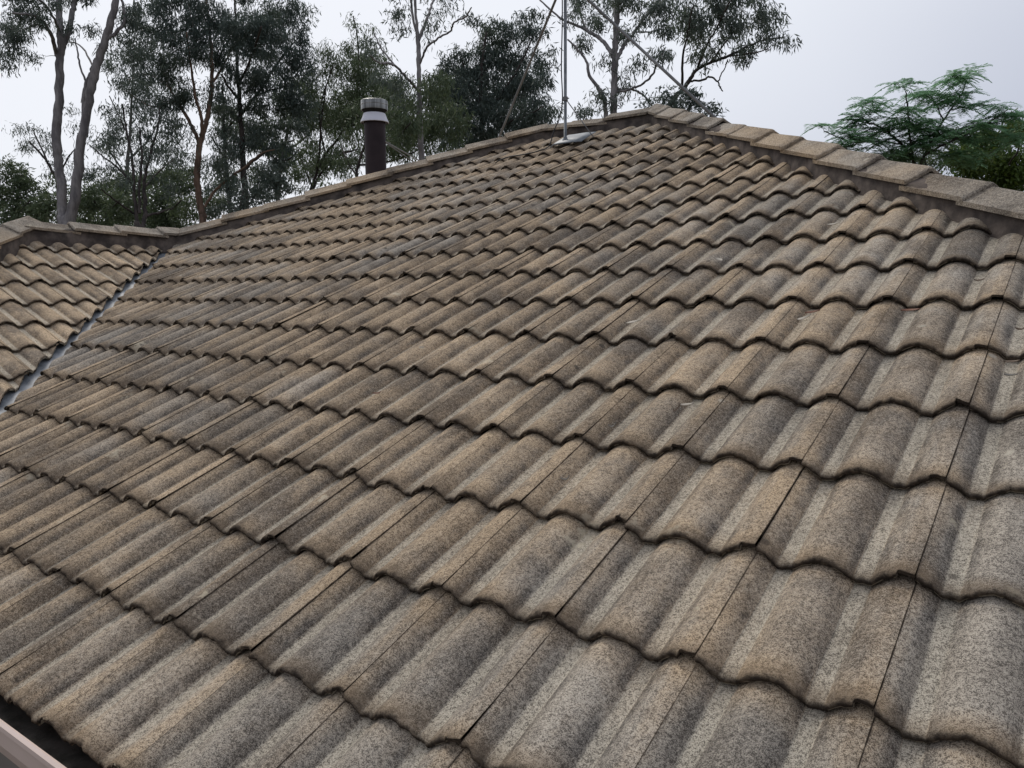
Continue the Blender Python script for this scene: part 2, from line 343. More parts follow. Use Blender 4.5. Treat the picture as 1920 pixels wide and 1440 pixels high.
def tile_field(name, o, cdir, hdir, i0, i1, j0, j1, clips, mat, parent, phase=0.0, nx=37):
    """o: eave origin, cdir: along the courses (right when facing up the slope), hdir: level direction up the slope.
    clips: (nx, ny, d) keep nx*x + ny*y <= d"""
    o = np.array(o, float); c = np.array([*cdir, 0.0]); h = np.array([*hdir, 0.0])
    uu = h * CP + np.array([0, 0, SP]); nn = np.cross(c, uu)
    tm = tile_template(nx); fq = None
    VV, AA, FF, base = [], [], [], 0
    for j in range(j0, j1):
        for i in range(i0, i1):
            cor = [o + c * (i + phase + a) * TW + uu * (j * GA + b) for a in (0, 1) for b in (0, TL)]
            mn = [max(k[0] * p[0] + k[1] * p[1] - k[2] for p in cor) for k in clips]; lo = [min(k[0] * p[0] + k[1] * p[1] - k[2] for p in cor) for k in clips]
            if max(lo) > 0: continue
            P, tu, tv, pf, lp, nu, ns = tile_verts(tm, rng)
            if fq is None: fq = grid_faces(nu, ns)
            W = o + c * (i + phase) * TW + uu * j * GA + P[:, :1] * c + P[:, 1:2] * uu + P[:, 2:3] * nn
            A = np.stack([tu, tv, pf, lp], 1)
            cut = [k for k, m_ in zip(clips, mn) if m_ > 0]
            if not cut:
                VV.append(W); AA.append(A); FF.append(fq + base); base += len(W); continue
            bm = bmesh.new(); ly = [bm.verts.layers.float.new(n) for n in ('tu', 'tv', 'prof', 'lap')]
            vs = [bm.verts.new(p) for p in W]
            for v, a in zip(vs, A):
                for l_, x in zip(ly, a): v[l_] = x
            for q in fq:
                try: bm.faces.new([vs[k] for k in q])
                except ValueError: pass
            ok = True
            for k in cut:
                jit = rng.normal(0, 0.006)
                r = bmesh.ops.bisect_plane(bm, geom=bm.verts[:] + bm.edges[:] + bm.faces[:], dist=1e-5, plane_co=(k[0] * (k[2] + jit) / (k[0] ** 2 + k[1] ** 2), k[1] * (k[2] + jit) / (k[0] ** 2 + k[1] ** 2), 0), plane_no=(k[0], k[1], 0), clear_outer=True)
                if not bm.faces: ok = False; break
                es = [e for e in bm.edges if len(e.link_faces) == 1]
                try: bmesh.ops.holes_fill(bm, edges=es, sides=0)
                except Exception: pass
            if ok and len(bm.faces) > 3:
                bmesh.ops.triangulate(bm, faces=[f for f in bm.faces if len(f.verts) > 4])
                bm.verts.index_update()
                VV.append(np.array([v.co[:] for v in bm.verts])); AA.append(np.array([[v[l_] for l_ in ly] for v in bm.verts]))
                fs = [[v.index for v in f.verts] for f in bm.faces]
                FF.append(np.array([f if len(f) == 4 else f + [-1] for f in fs]) + np.where(np.array([[1] * len(f) + [0] * (4 - len(f)) for f in fs]) > 0, base, 0)); base += len(bm.verts)
            bm.free()
    V = np.concatenate(VV); A = np.concatenate(AA); F = np.concatenate(FF)
    quads = F[F[:, 3] >= 0]; tris = F[F[:, 3] < 0][:, :3]
    me = bpy.data.meshes.new(name)
    me.vertices.add(len(V)); me.vertices.foreach_set('co', V.astype(np.float32).ravel())
    loops = np.concatenate([quads.ravel(), tris.ravel()]).astype(np.int32)
    me.loops.add(len(loops)); me.loops.foreach_set('vertex_index', loops)
    starts = np.concatenate([np.arange(len(quads)) * 4, len(quads) * 4 + np.arange(len(tris)) * 3]).astype(np.int32)
    me.polygons.add(len(starts)); me.polygons.foreach_set('loop_start', starts); me.polygons.foreach_set('use_smooth', np.ones(len(starts), bool))
    for k, n_ in enumerate(('tu', 'tv', 'prof', 'lap')):
        a = me.attributes.new(n_, 'FLOAT', 'POINT'); a.data.foreach_set('value', A[:, k].astype(np.float32))
    me.update(calc_edges=True); me.validate()
    try: me.set_sharp_from_angle(angle=math.radians(50))
    except Exception: pass
    return link(name, me, mat, parent)

# main slope: courses run along +x, rises along +y
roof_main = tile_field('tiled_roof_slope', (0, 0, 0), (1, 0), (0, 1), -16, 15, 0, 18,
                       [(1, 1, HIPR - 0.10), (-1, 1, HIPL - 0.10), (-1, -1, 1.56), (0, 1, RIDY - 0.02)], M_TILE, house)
roof_main['label'] = 'broad roof slope of grey weathered wavy concrete tiles'
# wing slope: faces +x, courses run along +y
roof_wing = tile_field('tiled_roof_slope', (VAL, 0, 0), (0, 1), (-1, 0), -6, 14, 0, 11,
                       [(1, 1, -1.66), (-1, -1, -(WRX + WRY) - 0.03), (-1, 0, -WRX - 0.02)], M_TILE2, house, phase=0.85)
roof_wing['label'] = 'small roof slope of paler tan wavy tiles beyond the valley'
# hip end of the wing (faces -y)
roof_end = tile_field('tiled_roof_slope', (WRX, WRY + WRX - VAL, 0), (1, 0), (0, 1), -11, 11, 0, 11,
                      [(1, 1, WRX + WRY - 0.03), (-1, 1, WRY - WRX - 0.03)], M_TILE2, house, nx=13)
# slope beyond the near hip (faces +x)
roof_side = tile_field('tiled_roof_slope', (HIPR, 0, 0), (0, 1), (-1, 0), 0, 38, 0, 19,
                       [(-1, -1, -HIPR - 0.10), (-1, 1, 2 * RIDY - HIPR - 0.05)], M_CAP_T, house, phase=0.3, nx=17)
def slab(name, pts, mat, parent, dz=0.0):
    V = np.array(pts, float); V[:, 2] += dz
    bm = bmesh.new(); t = [bm.verts.new(v) for v in V]; b = [bm.verts.new(v - np.array([0, 0, 0.03])) for v in V]; n = len(t)
    bm.faces.new(t); bm.faces.new(b[::-1])
    for i in range(n): bm.faces.new([t[i], b[i], b[(i + 1) % n], t[(i + 1) % n]])
    bmesh.ops.recalc_face_normals(bm, faces=bm.faces); me = bpy.data.meshes.new(name); bm.to_mesh(me); bm.free()
    return link(name, me, mat, parent)
LX, RX, BY = -HIPL, HIPR, 2 * RIDY
P0, P1 = (HIPR - RIDY - 0.09, RIDY, RIDY * TP), (RIDY - HIPL, RIDY, RIDY * TP)          # ridge ends
vt = (WRX, VAL - WRX, (VAL - WRX) * TP)                                          # wing ridge meets hip and valley
wz = (VAL - WRX) * TP; WA = (WRX, WRY, wz)
# slopes out of sight behind the ridges, each a plain tiled plane
slab('roof_back', [P0, P1, (LX, BY, 0), (RX, BY, 0)], M_CAP, house, -0.03)
slab('light_blocker', [P0, (RX, BY, 0), (RX, 0, 0)], M_NEARBLACK, house, -0.075)  # added dark sheet under the side tiles, blocks light leaks
slab('roof_back', [P1, vt, WA, (WRX + VAL - WRX + 2 * (WRX - VAL), WRY + WRX - VAL, 0), (LX, BY, 0)], M_CAP, house, -0.03)
# near-black sheets added beneath the tiles to stop light leaking through
slab('light_blocker', [(VAL, 0.02, 0), (RX, 0.02, 0), P0, P1, vt], M_NEARBLACK, house, -0.075)
slab('light_blocker', [(VAL - 0.02, 0, 0), vt, WA, (VAL - 0.02, WRY + WRX - VAL, 0)], M_NEARBLACK, house, -0.075)

# valley flashing: a V of weathered zinc lying in the valley
def valley_pt(t_, off):            # t_ along the valley from the eave, off across (plan)
    x = VAL + 0.0 - t_; y = t_
    return x, y
zs = []
for k in range(0, 41):
    t_ = -0.05 + (vt[1] + 0.0) * k / 40
    row = []
    for d in (-0.17, -0.10, -0.012, 0.012, 0.10, 0.17):
        x, y = VAL - t_ + d / math.sqrt(2), t_ + d / math.sqrt(2)
        z = (y * TP if d < 0 else -(x - VAL) * TP)
        z = min(y, -(x - VAL)) * TP if False else max(0, 0) + (t_ * TP + abs(d) / math.sqrt(2) * TP * 1.0)
        row.append((x, y, z - 0.068 + 0.004 * math.sin(t_ * 9 + d * 30)))
    zs.append(row)
V = np.array(zs).reshape(-1, 3); nn_ = 6
F = [[i * nn_ + j, i * nn_ + j + 1, (i + 1) * nn_ + j + 1, (i + 1) * nn_ + j] for i in range(40) for j in range(5)]
vf = link('valley_flashing', mesh_np('valley_flashing', V, F), M_ZINC, house)
md = vf.modifiers.new('thick', 'SOLIDIFY'); md.thickness = 0.0015

# ------------------------------------------------------------------ ridge caps on mortar bedding
def cap_mesh(L, seed, w0=0.116, w1=0.108, h=0.056, th=0.019):
    """local x up the hip, y across, z up; lower end at x=0"""
    r = np.random.default_rng(seed)
    def sect(w_, hh):
        ys = np.array([-1, -0.92, -0.6, -0.32, -0.16, -0.06, 0, 0.06, 0.16, 0.32, 0.6, 0.92, 1]) * w_
        zz = np.array([0.0, 0.012, 0.33, 0.635, 0.83, 0.955, 0.985, 0.955, 0.83, 0.635, 0.33, 0.012, 0.0]) * hh
        return ys, zz
    xs = [0.0, 0.004, 0.012, L * 0.3, L * 0.65, L]
    V = []
    for x in xs:
        f = x / L; ys, zz = sect(w0 + (w1 - w0) * f, h)
        ins = {0.0: 0.006, 0.004: 0.0018}.get(x, 0.0)
        for y, z in zip(ys, zz): V.append((x, y * (1 - ins * 3), z - ins + r.normal(0, 0.0008)))
    n = 13; nt_ = len(xs)
    for x in xs:
        f = x / L; ys, zz = sect(w0 + (w1 - w0) * f - 0.004, h)
        for y, z in zip(ys, zz): V.append((x, y, z - th))
    F = []
    for a in range(nt_ - 1):
        for b in range(n - 1):
            F.append([a * n + b, (a + 1) * n + b, (a + 1) * n + b + 1, a * n + b + 1][::-1])
            o = nt_ * n; F.append([o + a * n + b, o + (a + 1) * n + b, o + (a + 1) * n + b + 1, o + a * n + b + 1])
    o = nt_ * n
    for b in range(n - 1):
        F.append([b, b + 1, o + b + 1, o + b]); e = (nt_ - 1) * n; F.append([e + b, e + b + 1, o + e + b + 1, o + e + b][::-1])
    for a in range(nt_ - 1):
        F.append([a * n, (a + 1) * n, o + (a + 1) * n, o + a * n]); k = n - 1; F.append([a * n + k, (a + 1) * n + k, o + (a + 1) * n + k, o + a * n + k][::-1])
    bm = bmesh.new(); vs = [bm.verts.new(v) for v in V]
    for f in F: bm.faces.new([vs[k] for k in f])
    bmesh.ops.recalc_face_normals(bm, faces=bm.faces)
    me = bpy.data.meshes.new('ridge_cap'); bm.to_mesh(me); bm.free(); me.materials.append(M_CAP)
    me.polygons.foreach_set('use_smooth', np.ones(len(me.polygons), bool))
    try: me.set_sharp_from_angle(angle=math.radians(40))
    except Exception: pass
    return me
CAPS = [cap_mesh(0.41, k) for k in range(6)]
def cap_run(A, B, parent, exp=0.371, lift=0.026, start=0.0, over=0.0):
    """caps from the lower end A to the upper end B; each laps over the one below"""
    A = np.array(A, float); B = np.array(B, float); d = B - A; Lr = np.linalg.norm(d); d /= Lr
    y = np.cross([0, 0, 1], d); y /= np.linalg.norm(y); z = np.cross(d, y)
    k = 0; s = start
    while s < Lr + over - 0.10:
        me = CAPS[rng.integers(6)]; sc_ = min(1.0, (Lr + over + 0.06 - s) / 0.41)
        o = bpy.data.objects.new('ridge_cap', me); col.objects.link(o)
        tl = (-0.050 if sc_ > 0.99 else -0.01) + rng.normal(0, 0.006)                # lower end sits high, upper end tucks under the next
        x2 = d * math.cos(tl) + z * math.sin(tl); z2 = np.cross(x2, y)
        yaw = rng.normal(0, 0.010); x3 = x2 * math.cos(yaw) + y * math.sin(yaw); y3 = np.cross(z2, x3)
        p = A + d * s + z * (lift + 0.010 + rng.normal(0, 0.0025)) + y * rng.normal(0, 0.003)
        mw = Matrix([[x3[0], y3[0], z2[0], p[0]], [x3[1], y3[1], z2[1], p[1]], [x3[2], y3[2], z2[2], p[2]], [0, 0, 0, 1]])
        o.parent = parent; off = Vector(parent.location) + Vector(house.location if parent is not house else (0, 0, 0))
        o.matrix_local = Matrix.Translation(-off) @ mw @ Matrix.Diagonal((sc_, 1, 1, 1))
        s += exp + rng.normal(0, 0.004); k += 1
def bedding(A, B, parent, wid=0.090, up=0.0, deep=0.10):
    A = np.array(A, float); B = np.array(B, float); d = B - A; Lr = np.linalg.norm(d); d /= Lr
    y = np.cross([0, 0, 1], d); y /= np.linalg.norm(y); z = np.cross(d, y); n = int(Lr / 0.05) + 2
    V = []
    for k in range(n):
        p = A + d * Lr * k / (n - 1); q = [rng.normal(0, 0.0030) + 0.004 * math.sin(k * 0.7 + m) for m in range(6)]
        for (yy, zz), e in zip([(-wid - 0.004, -deep), (-wid, 0.044 + up), (-0.03, 0.066 + up), (0.03, 0.066 + up), (wid, 0.044 + up), (wid + 0.004, -deep)], q): V.append(p + y * (yy + e) + z * zz)
    F = [[a * 6 + b, a * 6 + b + 1, (a + 1) * 6 + b + 1, (a + 1) * 6 + b] for a in range(n - 1) for b in range(5)]
    return link('mortar_bedding', mesh_np('mortar_bedding', V, F), M_MORTAR, parent)
E0 = (HIPR - 0.15, 0.15, 0.15 * TP)                       # foot of the near hip
EL = (WRX, VAL - WRX, (VAL - WRX) * TP)                   # foot of the far hip, on the wing's ridge
HW = (WRX + (WRY + WRX - VAL) * 0 + 3.2, WRY - 3.2, 0.07 * TP)
bedding(E0, P0, roof_main, up=-0.022); bedding(EL, P1, roof_main, up=-0.024); bedding(P1, P0, roof_main, up=-0.045)
bedding(WA, EL, roof_wing, up=0.0); bedding(HW, WA, roof_wing, up=0.0)
cap_run(P1, P0, roof_main, exp=0.385, start=-0.10, lift=0.006, over=-0.12)
cap_run(EL, P1, roof_main, start=0.09, lift=0.030)
cap_run(E0, P0, roof_main, start=-0.07, over=0.04)
cap_run(WA, EL, roof_wing, start=0.0, exp=0.36, lift=0.054)
cap_run(HW, WA, roof_wing, start=0.05, over=0.16, lift=0.056)

# ------------------------------------------------------------------ eave: gutter, fascia, walls
def gutter(x0, x1):
    pr = [(-0.050, 0.000), (-0.056, 0.004), (-0.063, 0.000), (-0.064, -0.010), (-0.060, -0.016), (-0.059, -0.052), (-0.045, -0.090), (0.070, -0.096), (0.074, -0.02), (0.068, -0.02), (0.065, -0.094), (-0.040, -0.086), (-0.053, -0.050), (-0.053, -0.012)]
    return prism('gutter', pr, [(x0, y, z) for y, z in pr], [(x1, y, z) for y, z in pr], M_GUTTER, house)
gutter(VAL - 0.05, HIPR + 0.05)
sl_ = prism('gutter_fill', None, [(VAL, y, z) for y, z in ((-0.049, -0.066), (0.063, -0.060), (0.063, -0.090), (-0.040, -0.090))], [(HIPR, y, z) for y, z in ((-0.049, -0.066), (0.063, -0.060), (0.063, -0.090), (-0.040, -0.090))], M_GUTIN, house)  # dark fill along the bottom of the gutter
prism('fascia', None, [(VAL, y, z) for y, z in ((0.076, -0.03), (0.10, -0.03), (0.10, -0.24), (0.076, -0.24))], [(HIPR, y, z) for y, z in ((0.076, -0.03), (0.10, -0.03), (0.10, -0.24), (0.076, -0.24))], M_GUTTER, house)
def walls(x0, x1, y0, y1):
    bm = bmesh.new(); bmesh.ops.create_cube(bm, size=1)
    for v in bm.verts: v.co = Vector(((x0 + x1) / 2 + v.co.x * (x1 - x0), (y0 + y1) / 2 + v.co.y * (y1 - y0), GROUND - 0.05 + (v.co.z + 0.5) * (-0.24 - GROUND)))
    me = bpy.data.meshes.new('brick_wall'); bm.to_mesh(me); bm.free(); link('brick_wall', me, M_WALL, house)
walls(LX + 0.5, RX - 0.5, 0.5, BY - 0.5); walls(LX + 0.5, VAL - 0.5, -0.7, 0.49)
prism('eave_soffit', None, [(LX + 0.1, y, z) for y, z in ((0.10, -0.215), (0.6, -0.215), (0.6, -0.235), (0.10, -0.235))], [(RX - 0.1, y, z) for y, z in ((0.10, -0.215), (0.6, -0.215), (0.6, -0.235), (0.10, -0.235))], M_GUTTER, house)

# ------------------------------------------------------------------ ground out to the horizon
n = 81; gx = np.sign(np.linspace(-1, 1, n)) * np.abs(np.linspace(-1, 1, n)) ** 2.2 * 700
X_, Y_ = np.meshgrid(gx, gx); R_ = np.hypot(X_, Y_)
Zg = GROUND + np.clip((R_ - 18) / 40, 0, 1) * (0.5 * np.sin(X_ * 0.11) + 0.4 * np.cos(Y_ * 0.09 + 1))
Vg = np.stack([X_, Y_, Zg], -1).reshape(-1, 3)
Fg = [[i * n + j, i * n + j + 1, (i + 1) * n + j + 1, (i + 1) * n + j] for i in range(n - 1) for j in range(n - 1)]
tag(link('ground', mesh_np('ground', Vg, Fg), M_GROUND), 'ground of leaf litter and rough grass round the house', None, None, 'structure')
bpy.data.objects['ground']['category'] = 'ground'

# ------------------------------------------------------------------ flue
FB = np.array([-3.79, 4.65, 0.0]); fz = 1.66
flue = tag(empty('flue_pipe', (FB[0], FB[1], fz)), 'dark brown metal flue pipe with silver cowl standing behind the roof ridge', 'flue')
lathe('pipe', [(0.097, fz - 0.06), (0.097, 2.47), (0.0, 2.47)], FB, M_FLUE, flue)
lathe('roof_collar', [(0.20, fz - 0.04), (0.17, fz + 0.03), (0.110, fz + 0.09), (0.0985, fz + 0.10)], FB, M_FLUE, flue)
lathe('skirt', [(0.124, 2.452), (0.130, 2.455), (0.128, 2.464), (0.116, 2.490), (0.105, 2.520), (0.100, 2.534), (0.0, 2.534)], FB, M_SKIRT, flue)
lathe('cowl', [(0.116, 2.566), (0.1215, 2.564), (0.1225, 2.568), (0.1225, 2.606), (0.1255, 2.609), (0.1255, 2.614), (0.1225, 2.617), (0.1225, 2.646), (0.117, 2.650), (0.02, 2.656), (0.0, 2.656)], FB, M_STEEL, flue)
lathe('cowl_throat', [(0.095, 2.530), (0.093, 2.545), (0.106, 2.556), (0.1165, 2.568), (0.10, 2.58)], FB, M_NEARBLACK, flue)
e1 = at(800, 309, 7.5); e2 = at(788, 312, 7.55)
tube_obj('stay_rod', [at(688, 246, 7.33), e1], 0.0062, M_POLE, flue)
tube_obj('stay_rod', [at(722, 267, 7.45), e2], 0.0052, M_STRUT, flue)

# ------------------------------------------------------------------ antenna mast
MB_ = np.array([-1.891, 4.94, 2.099])
mast = tag(empty('antenna_mast', MB_), 'galvanised antenna mast braced by two slanting pipes on the roof peak', 'antenna mast')
tube_obj('pole', [MB_ + [0, 0, 0.0], MB_ + [0, 0, 0.9], MB_ + [0, 0, 2.6]], 0.0128, M_GALV, mast, 8)
JL, JR = MB_ + [0, 0, 1.29], MB_ + [0, 0, 1.27]
FL_ = JL + (np.array([-3.2914, 5.7, 2.1673]) - JL) * 1.26
tube_obj('strut', [JL, (JL + FL_) / 2, FL_], 0.0105, M_STRUT, mast, 8)
FR_ = np.array([-0.485, 5.025, 1.99])
tube_obj('strut', [JR, (JR + FR_) / 2, FR_], 0.0112, M_STRUT, mast, 8)
# folded base plate straddling a roll
def roofpt(x, y, h): return np.array([x, y, y * TP]) + h * np.array([0, -SP, CP])
pc = []
bx0, bx1 = -1.99, -1.70
for k, (yy, hh) in enumerate([(-0.055, 0.004), (-0.05, 0.012), (0.07, 0.018), (0.17, 0.020)]):
    for xx, dh in ((bx0, -0.012), (bx0 + 0.04, 0.010), (-1.76, 0.010), (bx1, -0.002)):
        pc.append(roofpt(xx, 4.915 + yy + (0.03 if xx == bx1 else 0), hh + dh))
F = [[a * 4 + b, a * 4 + b + 1, (a + 1) * 4 + b + 1, (a + 1) * 4 + b] for a in range(3) for b in range(3)]
bp = link('base_plate', mesh_np('base_plate', np.array(pc), F, smooth=False), M_GALV, mast)
md = bp.modifiers.new('thick', 'SOLIDIFY'); md.thickness = 0.004
lathe('foot_socket', [(0.0, 0.0), (0.026, 0.0), (0.026, 0.03), (0.018, 0.034), (0.0155, 0.05)], MB_ + [0, 0, -0.005], M_GALV, mast, 16)
cl = lathe('clamp', [(0.0148, 0.33), (0.021, 0.332), (0.021, 0.362), (0.0148, 0.364)], MB_, M_STRUT, mast, 16)
tube_obj('clamp_bolt', [at(1053, 195, 6.55) * 0 + MB_ + [-0.032, 0.0, 0.347], MB_ + [0.034, 0.0, 0.347]], 0.005, M_STRUT, mast, 8)
gs = MB_ + [0.016, 0.0, 0.33]; ge = roofpt(-1.66, 5.0, 0.0)
tube_obj('stay_wire', [gs, (gs + ge) / 2, ge], 0.004, M_STRUT, mast)
# coax: tied to the pole, leaves it above the foot and trails down the tiles
def smooth(pts, n=8):
    P = np.array(pts, float); out = []
    Q = np.vstack([2 * P[0] - P[1], P, 2 * P[-1] - P[-2]])
    for i in range(len(P) - 1):
        p0, p1, p2, p3 = Q[i:i + 4]
        for t in np.linspace(0, 1, n, endpoint=False):
            out.append(0.5 * ((2 * p1) + (-p0 + p2) * t + (2 * p0 - 5 * p1 + 4 * p2 - p3) * t * t + (-p0 + 3 * p1 - 3 * p2 + p3) * t ** 3))
    return np.array(out + [P[-1]])
def onroof(px, py, h=0.01):
    d = MR.T @ np.array([(px - 960) / FPX, (py - 720) / FPX, 1.0]); nn = np.array([0, -SP, CP]); return CAM + d * ((h - CAM @ nn) / (d @ nn))
cb = [MB_ + [-0.022, -0.01, 2.5], MB_ + [-0.026, -0.01, 1.6], MB_ + [-0.022, -0.01, 1.0], MB_ + [-0.030, -0.012, 0.6], MB_ + [-0.020, -0.012, 0.34], MB_ + [-0.045, -0.02, 0.20], (MB_ + [-0.05, -0.02, 0.2]) * 0.5 + onroof(1030, 273, 0.02) * 0.5 + [0, 0, 0.01],
      onroof(1029, 274, 0.014), onroof(1010, 283, 0.012), onroof(985, 289, 0.012), onroof(955, 294, 0.012), onroof(938, 300, 0.012), onroof(928, 306, 0.0)]
tag(link('coaxial_cable', mesh_np('coaxial_cable', *tubes([(smooth(cb), np.full(len(smooth(cb)), 0.0048))], 6)), M_CABLE), 'thin black cable running down the mast and trailing left over tiles', 'cable')

# ------------------------------------------------------------------ fallen gum leaves on the tiles
LF = {'pale': leafsolid('dry_pale_leaf', (0.40, 0.36, 0.29), (0.50, 0.45, 0.37)), 'red': leafsolid('dry_red_leaf', (0.16, 0.075, 0.05), (0.24, 0.12, 0.075)),
      'brown': leafsolid('dry_brown_leaf', (0.12, 0.085, 0.06), (0.19, 0.14, 0.10)), 'grey': leafsolid('dry_grey_leaf', (0.16, 0.15, 0.13), (0.24, 0.22, 0.19))}
def fallen_leaf(px, py, L, ang, kind, label, curl=0.5):
    c = onroof(px, py, -0.004); u_ = np.array([0, CP, SP]); x_ = np.array([1.0, 0, 0]); nn = np.array([0, -SP, CP])
    a = math.radians(ang); d = x_ * math.cos(a) + u_ * math.sin(a); b = np.cross(nn, d)
    V, n_ = [], 11
    for k in range(n_):
        t = k / (n_ - 1); wd = 0.24 * L * math.sin(math.pi * t ** 0.8) * (1 - 0.25 * t) + 0.0006
        p = c + d * (t - 0.5) * L + b * curl * 0.3 * L * math.sin(t * math.pi) + nn * (0.004 + 0.012 * curl * (2 * t - 1) ** 2 * (1 if k % 1 == 0 else 0))
        V += [p - b * wd / 2 + nn * 0.003, p, p + b * wd / 2 + nn * 0.004]
    F = [[k * 3 + j, k * 3 + j + 1, k * 3 + 4 + j, k * 3 + 3 + j] for k in range(n_ - 1) for j in range(2)]
    o = link('fallen_leaf', mesh_np('fallen_leaf', np.array(V), F), LF[kind]); md = o.modifiers.new('thick', 'SOLIDIFY'); md.thickness = 0.0006
    tag(o, label, 'leaf', 'dry gum leaves scattered on the tiles')
fallen_leaf(1348, 491, 0.055, -38, 'pale', 'long pale dry leaf lying on a tile high on the slope below the antenna')
fallen_leaf(1509, 603, 0.052, 52, 'pale', 'pale curled leaf caught in a tile trough beside a red one', 0.9)
fallen_leaf(1524, 590, 0.047, 30, 'red', 'reddish leaf tucked beside the pale curled leaf in a trough')
fallen_leaf(1707, 587, 0.052, 12, 'red', 'red-brown leaf caught under a tile edge in the right part of the slope')
fallen_leaf(1897, 684, 0.036, 15, 'brown', 'brown leaf tucked under a tile edge at the far right, upper of a close pair')
fallen_leaf(1895, 709, 0.029, 10, 'grey', 'small grey-brown leaf in a trough at the far right, lower of a close pair')
fallen_leaf(1912, 622, 0.021, 0, 'brown', 'tiny dark leaf at the right picture edge')
fallen_leaf(1289, 764, 0.039, 25, 'pale', 'small pale leaf in a trough, centre right of the slope')
fallen_leaf(1188, 607, 0.055, 35, 'pale', 'pale broken leaf lying along a tile roll in the middle of the slope', 0.2)
fallen_leaf(1272, 776, 0.026, 70, 'brown', 'brown leaf curled into a ring on a tile', 1.6)
fallen_leaf(1150, 806, 0.023, 40, 'grey', 'little curled grey leaf on a tile roll left of the ring-shaped leaf', 1.2)
fallen_leaf(1062, 906, 0.023, 35, 'grey', 'little curled grey leaf on a tile lower in the middle of the slope', 1.2)
fallen_leaf(708, 741, 0.031, 30, 'red', 'small reddish leaf on tan tiles left of centre')
fallen_leaf(1563, 424, 0.052, 28, 'pale', 'pale slim leaf on the tiles just below the near hip ridge')
fallen_leaf(1836, 530, 0.029, 15, 'brown', 'small dark brown leaf in a trough near the right end of the hip')

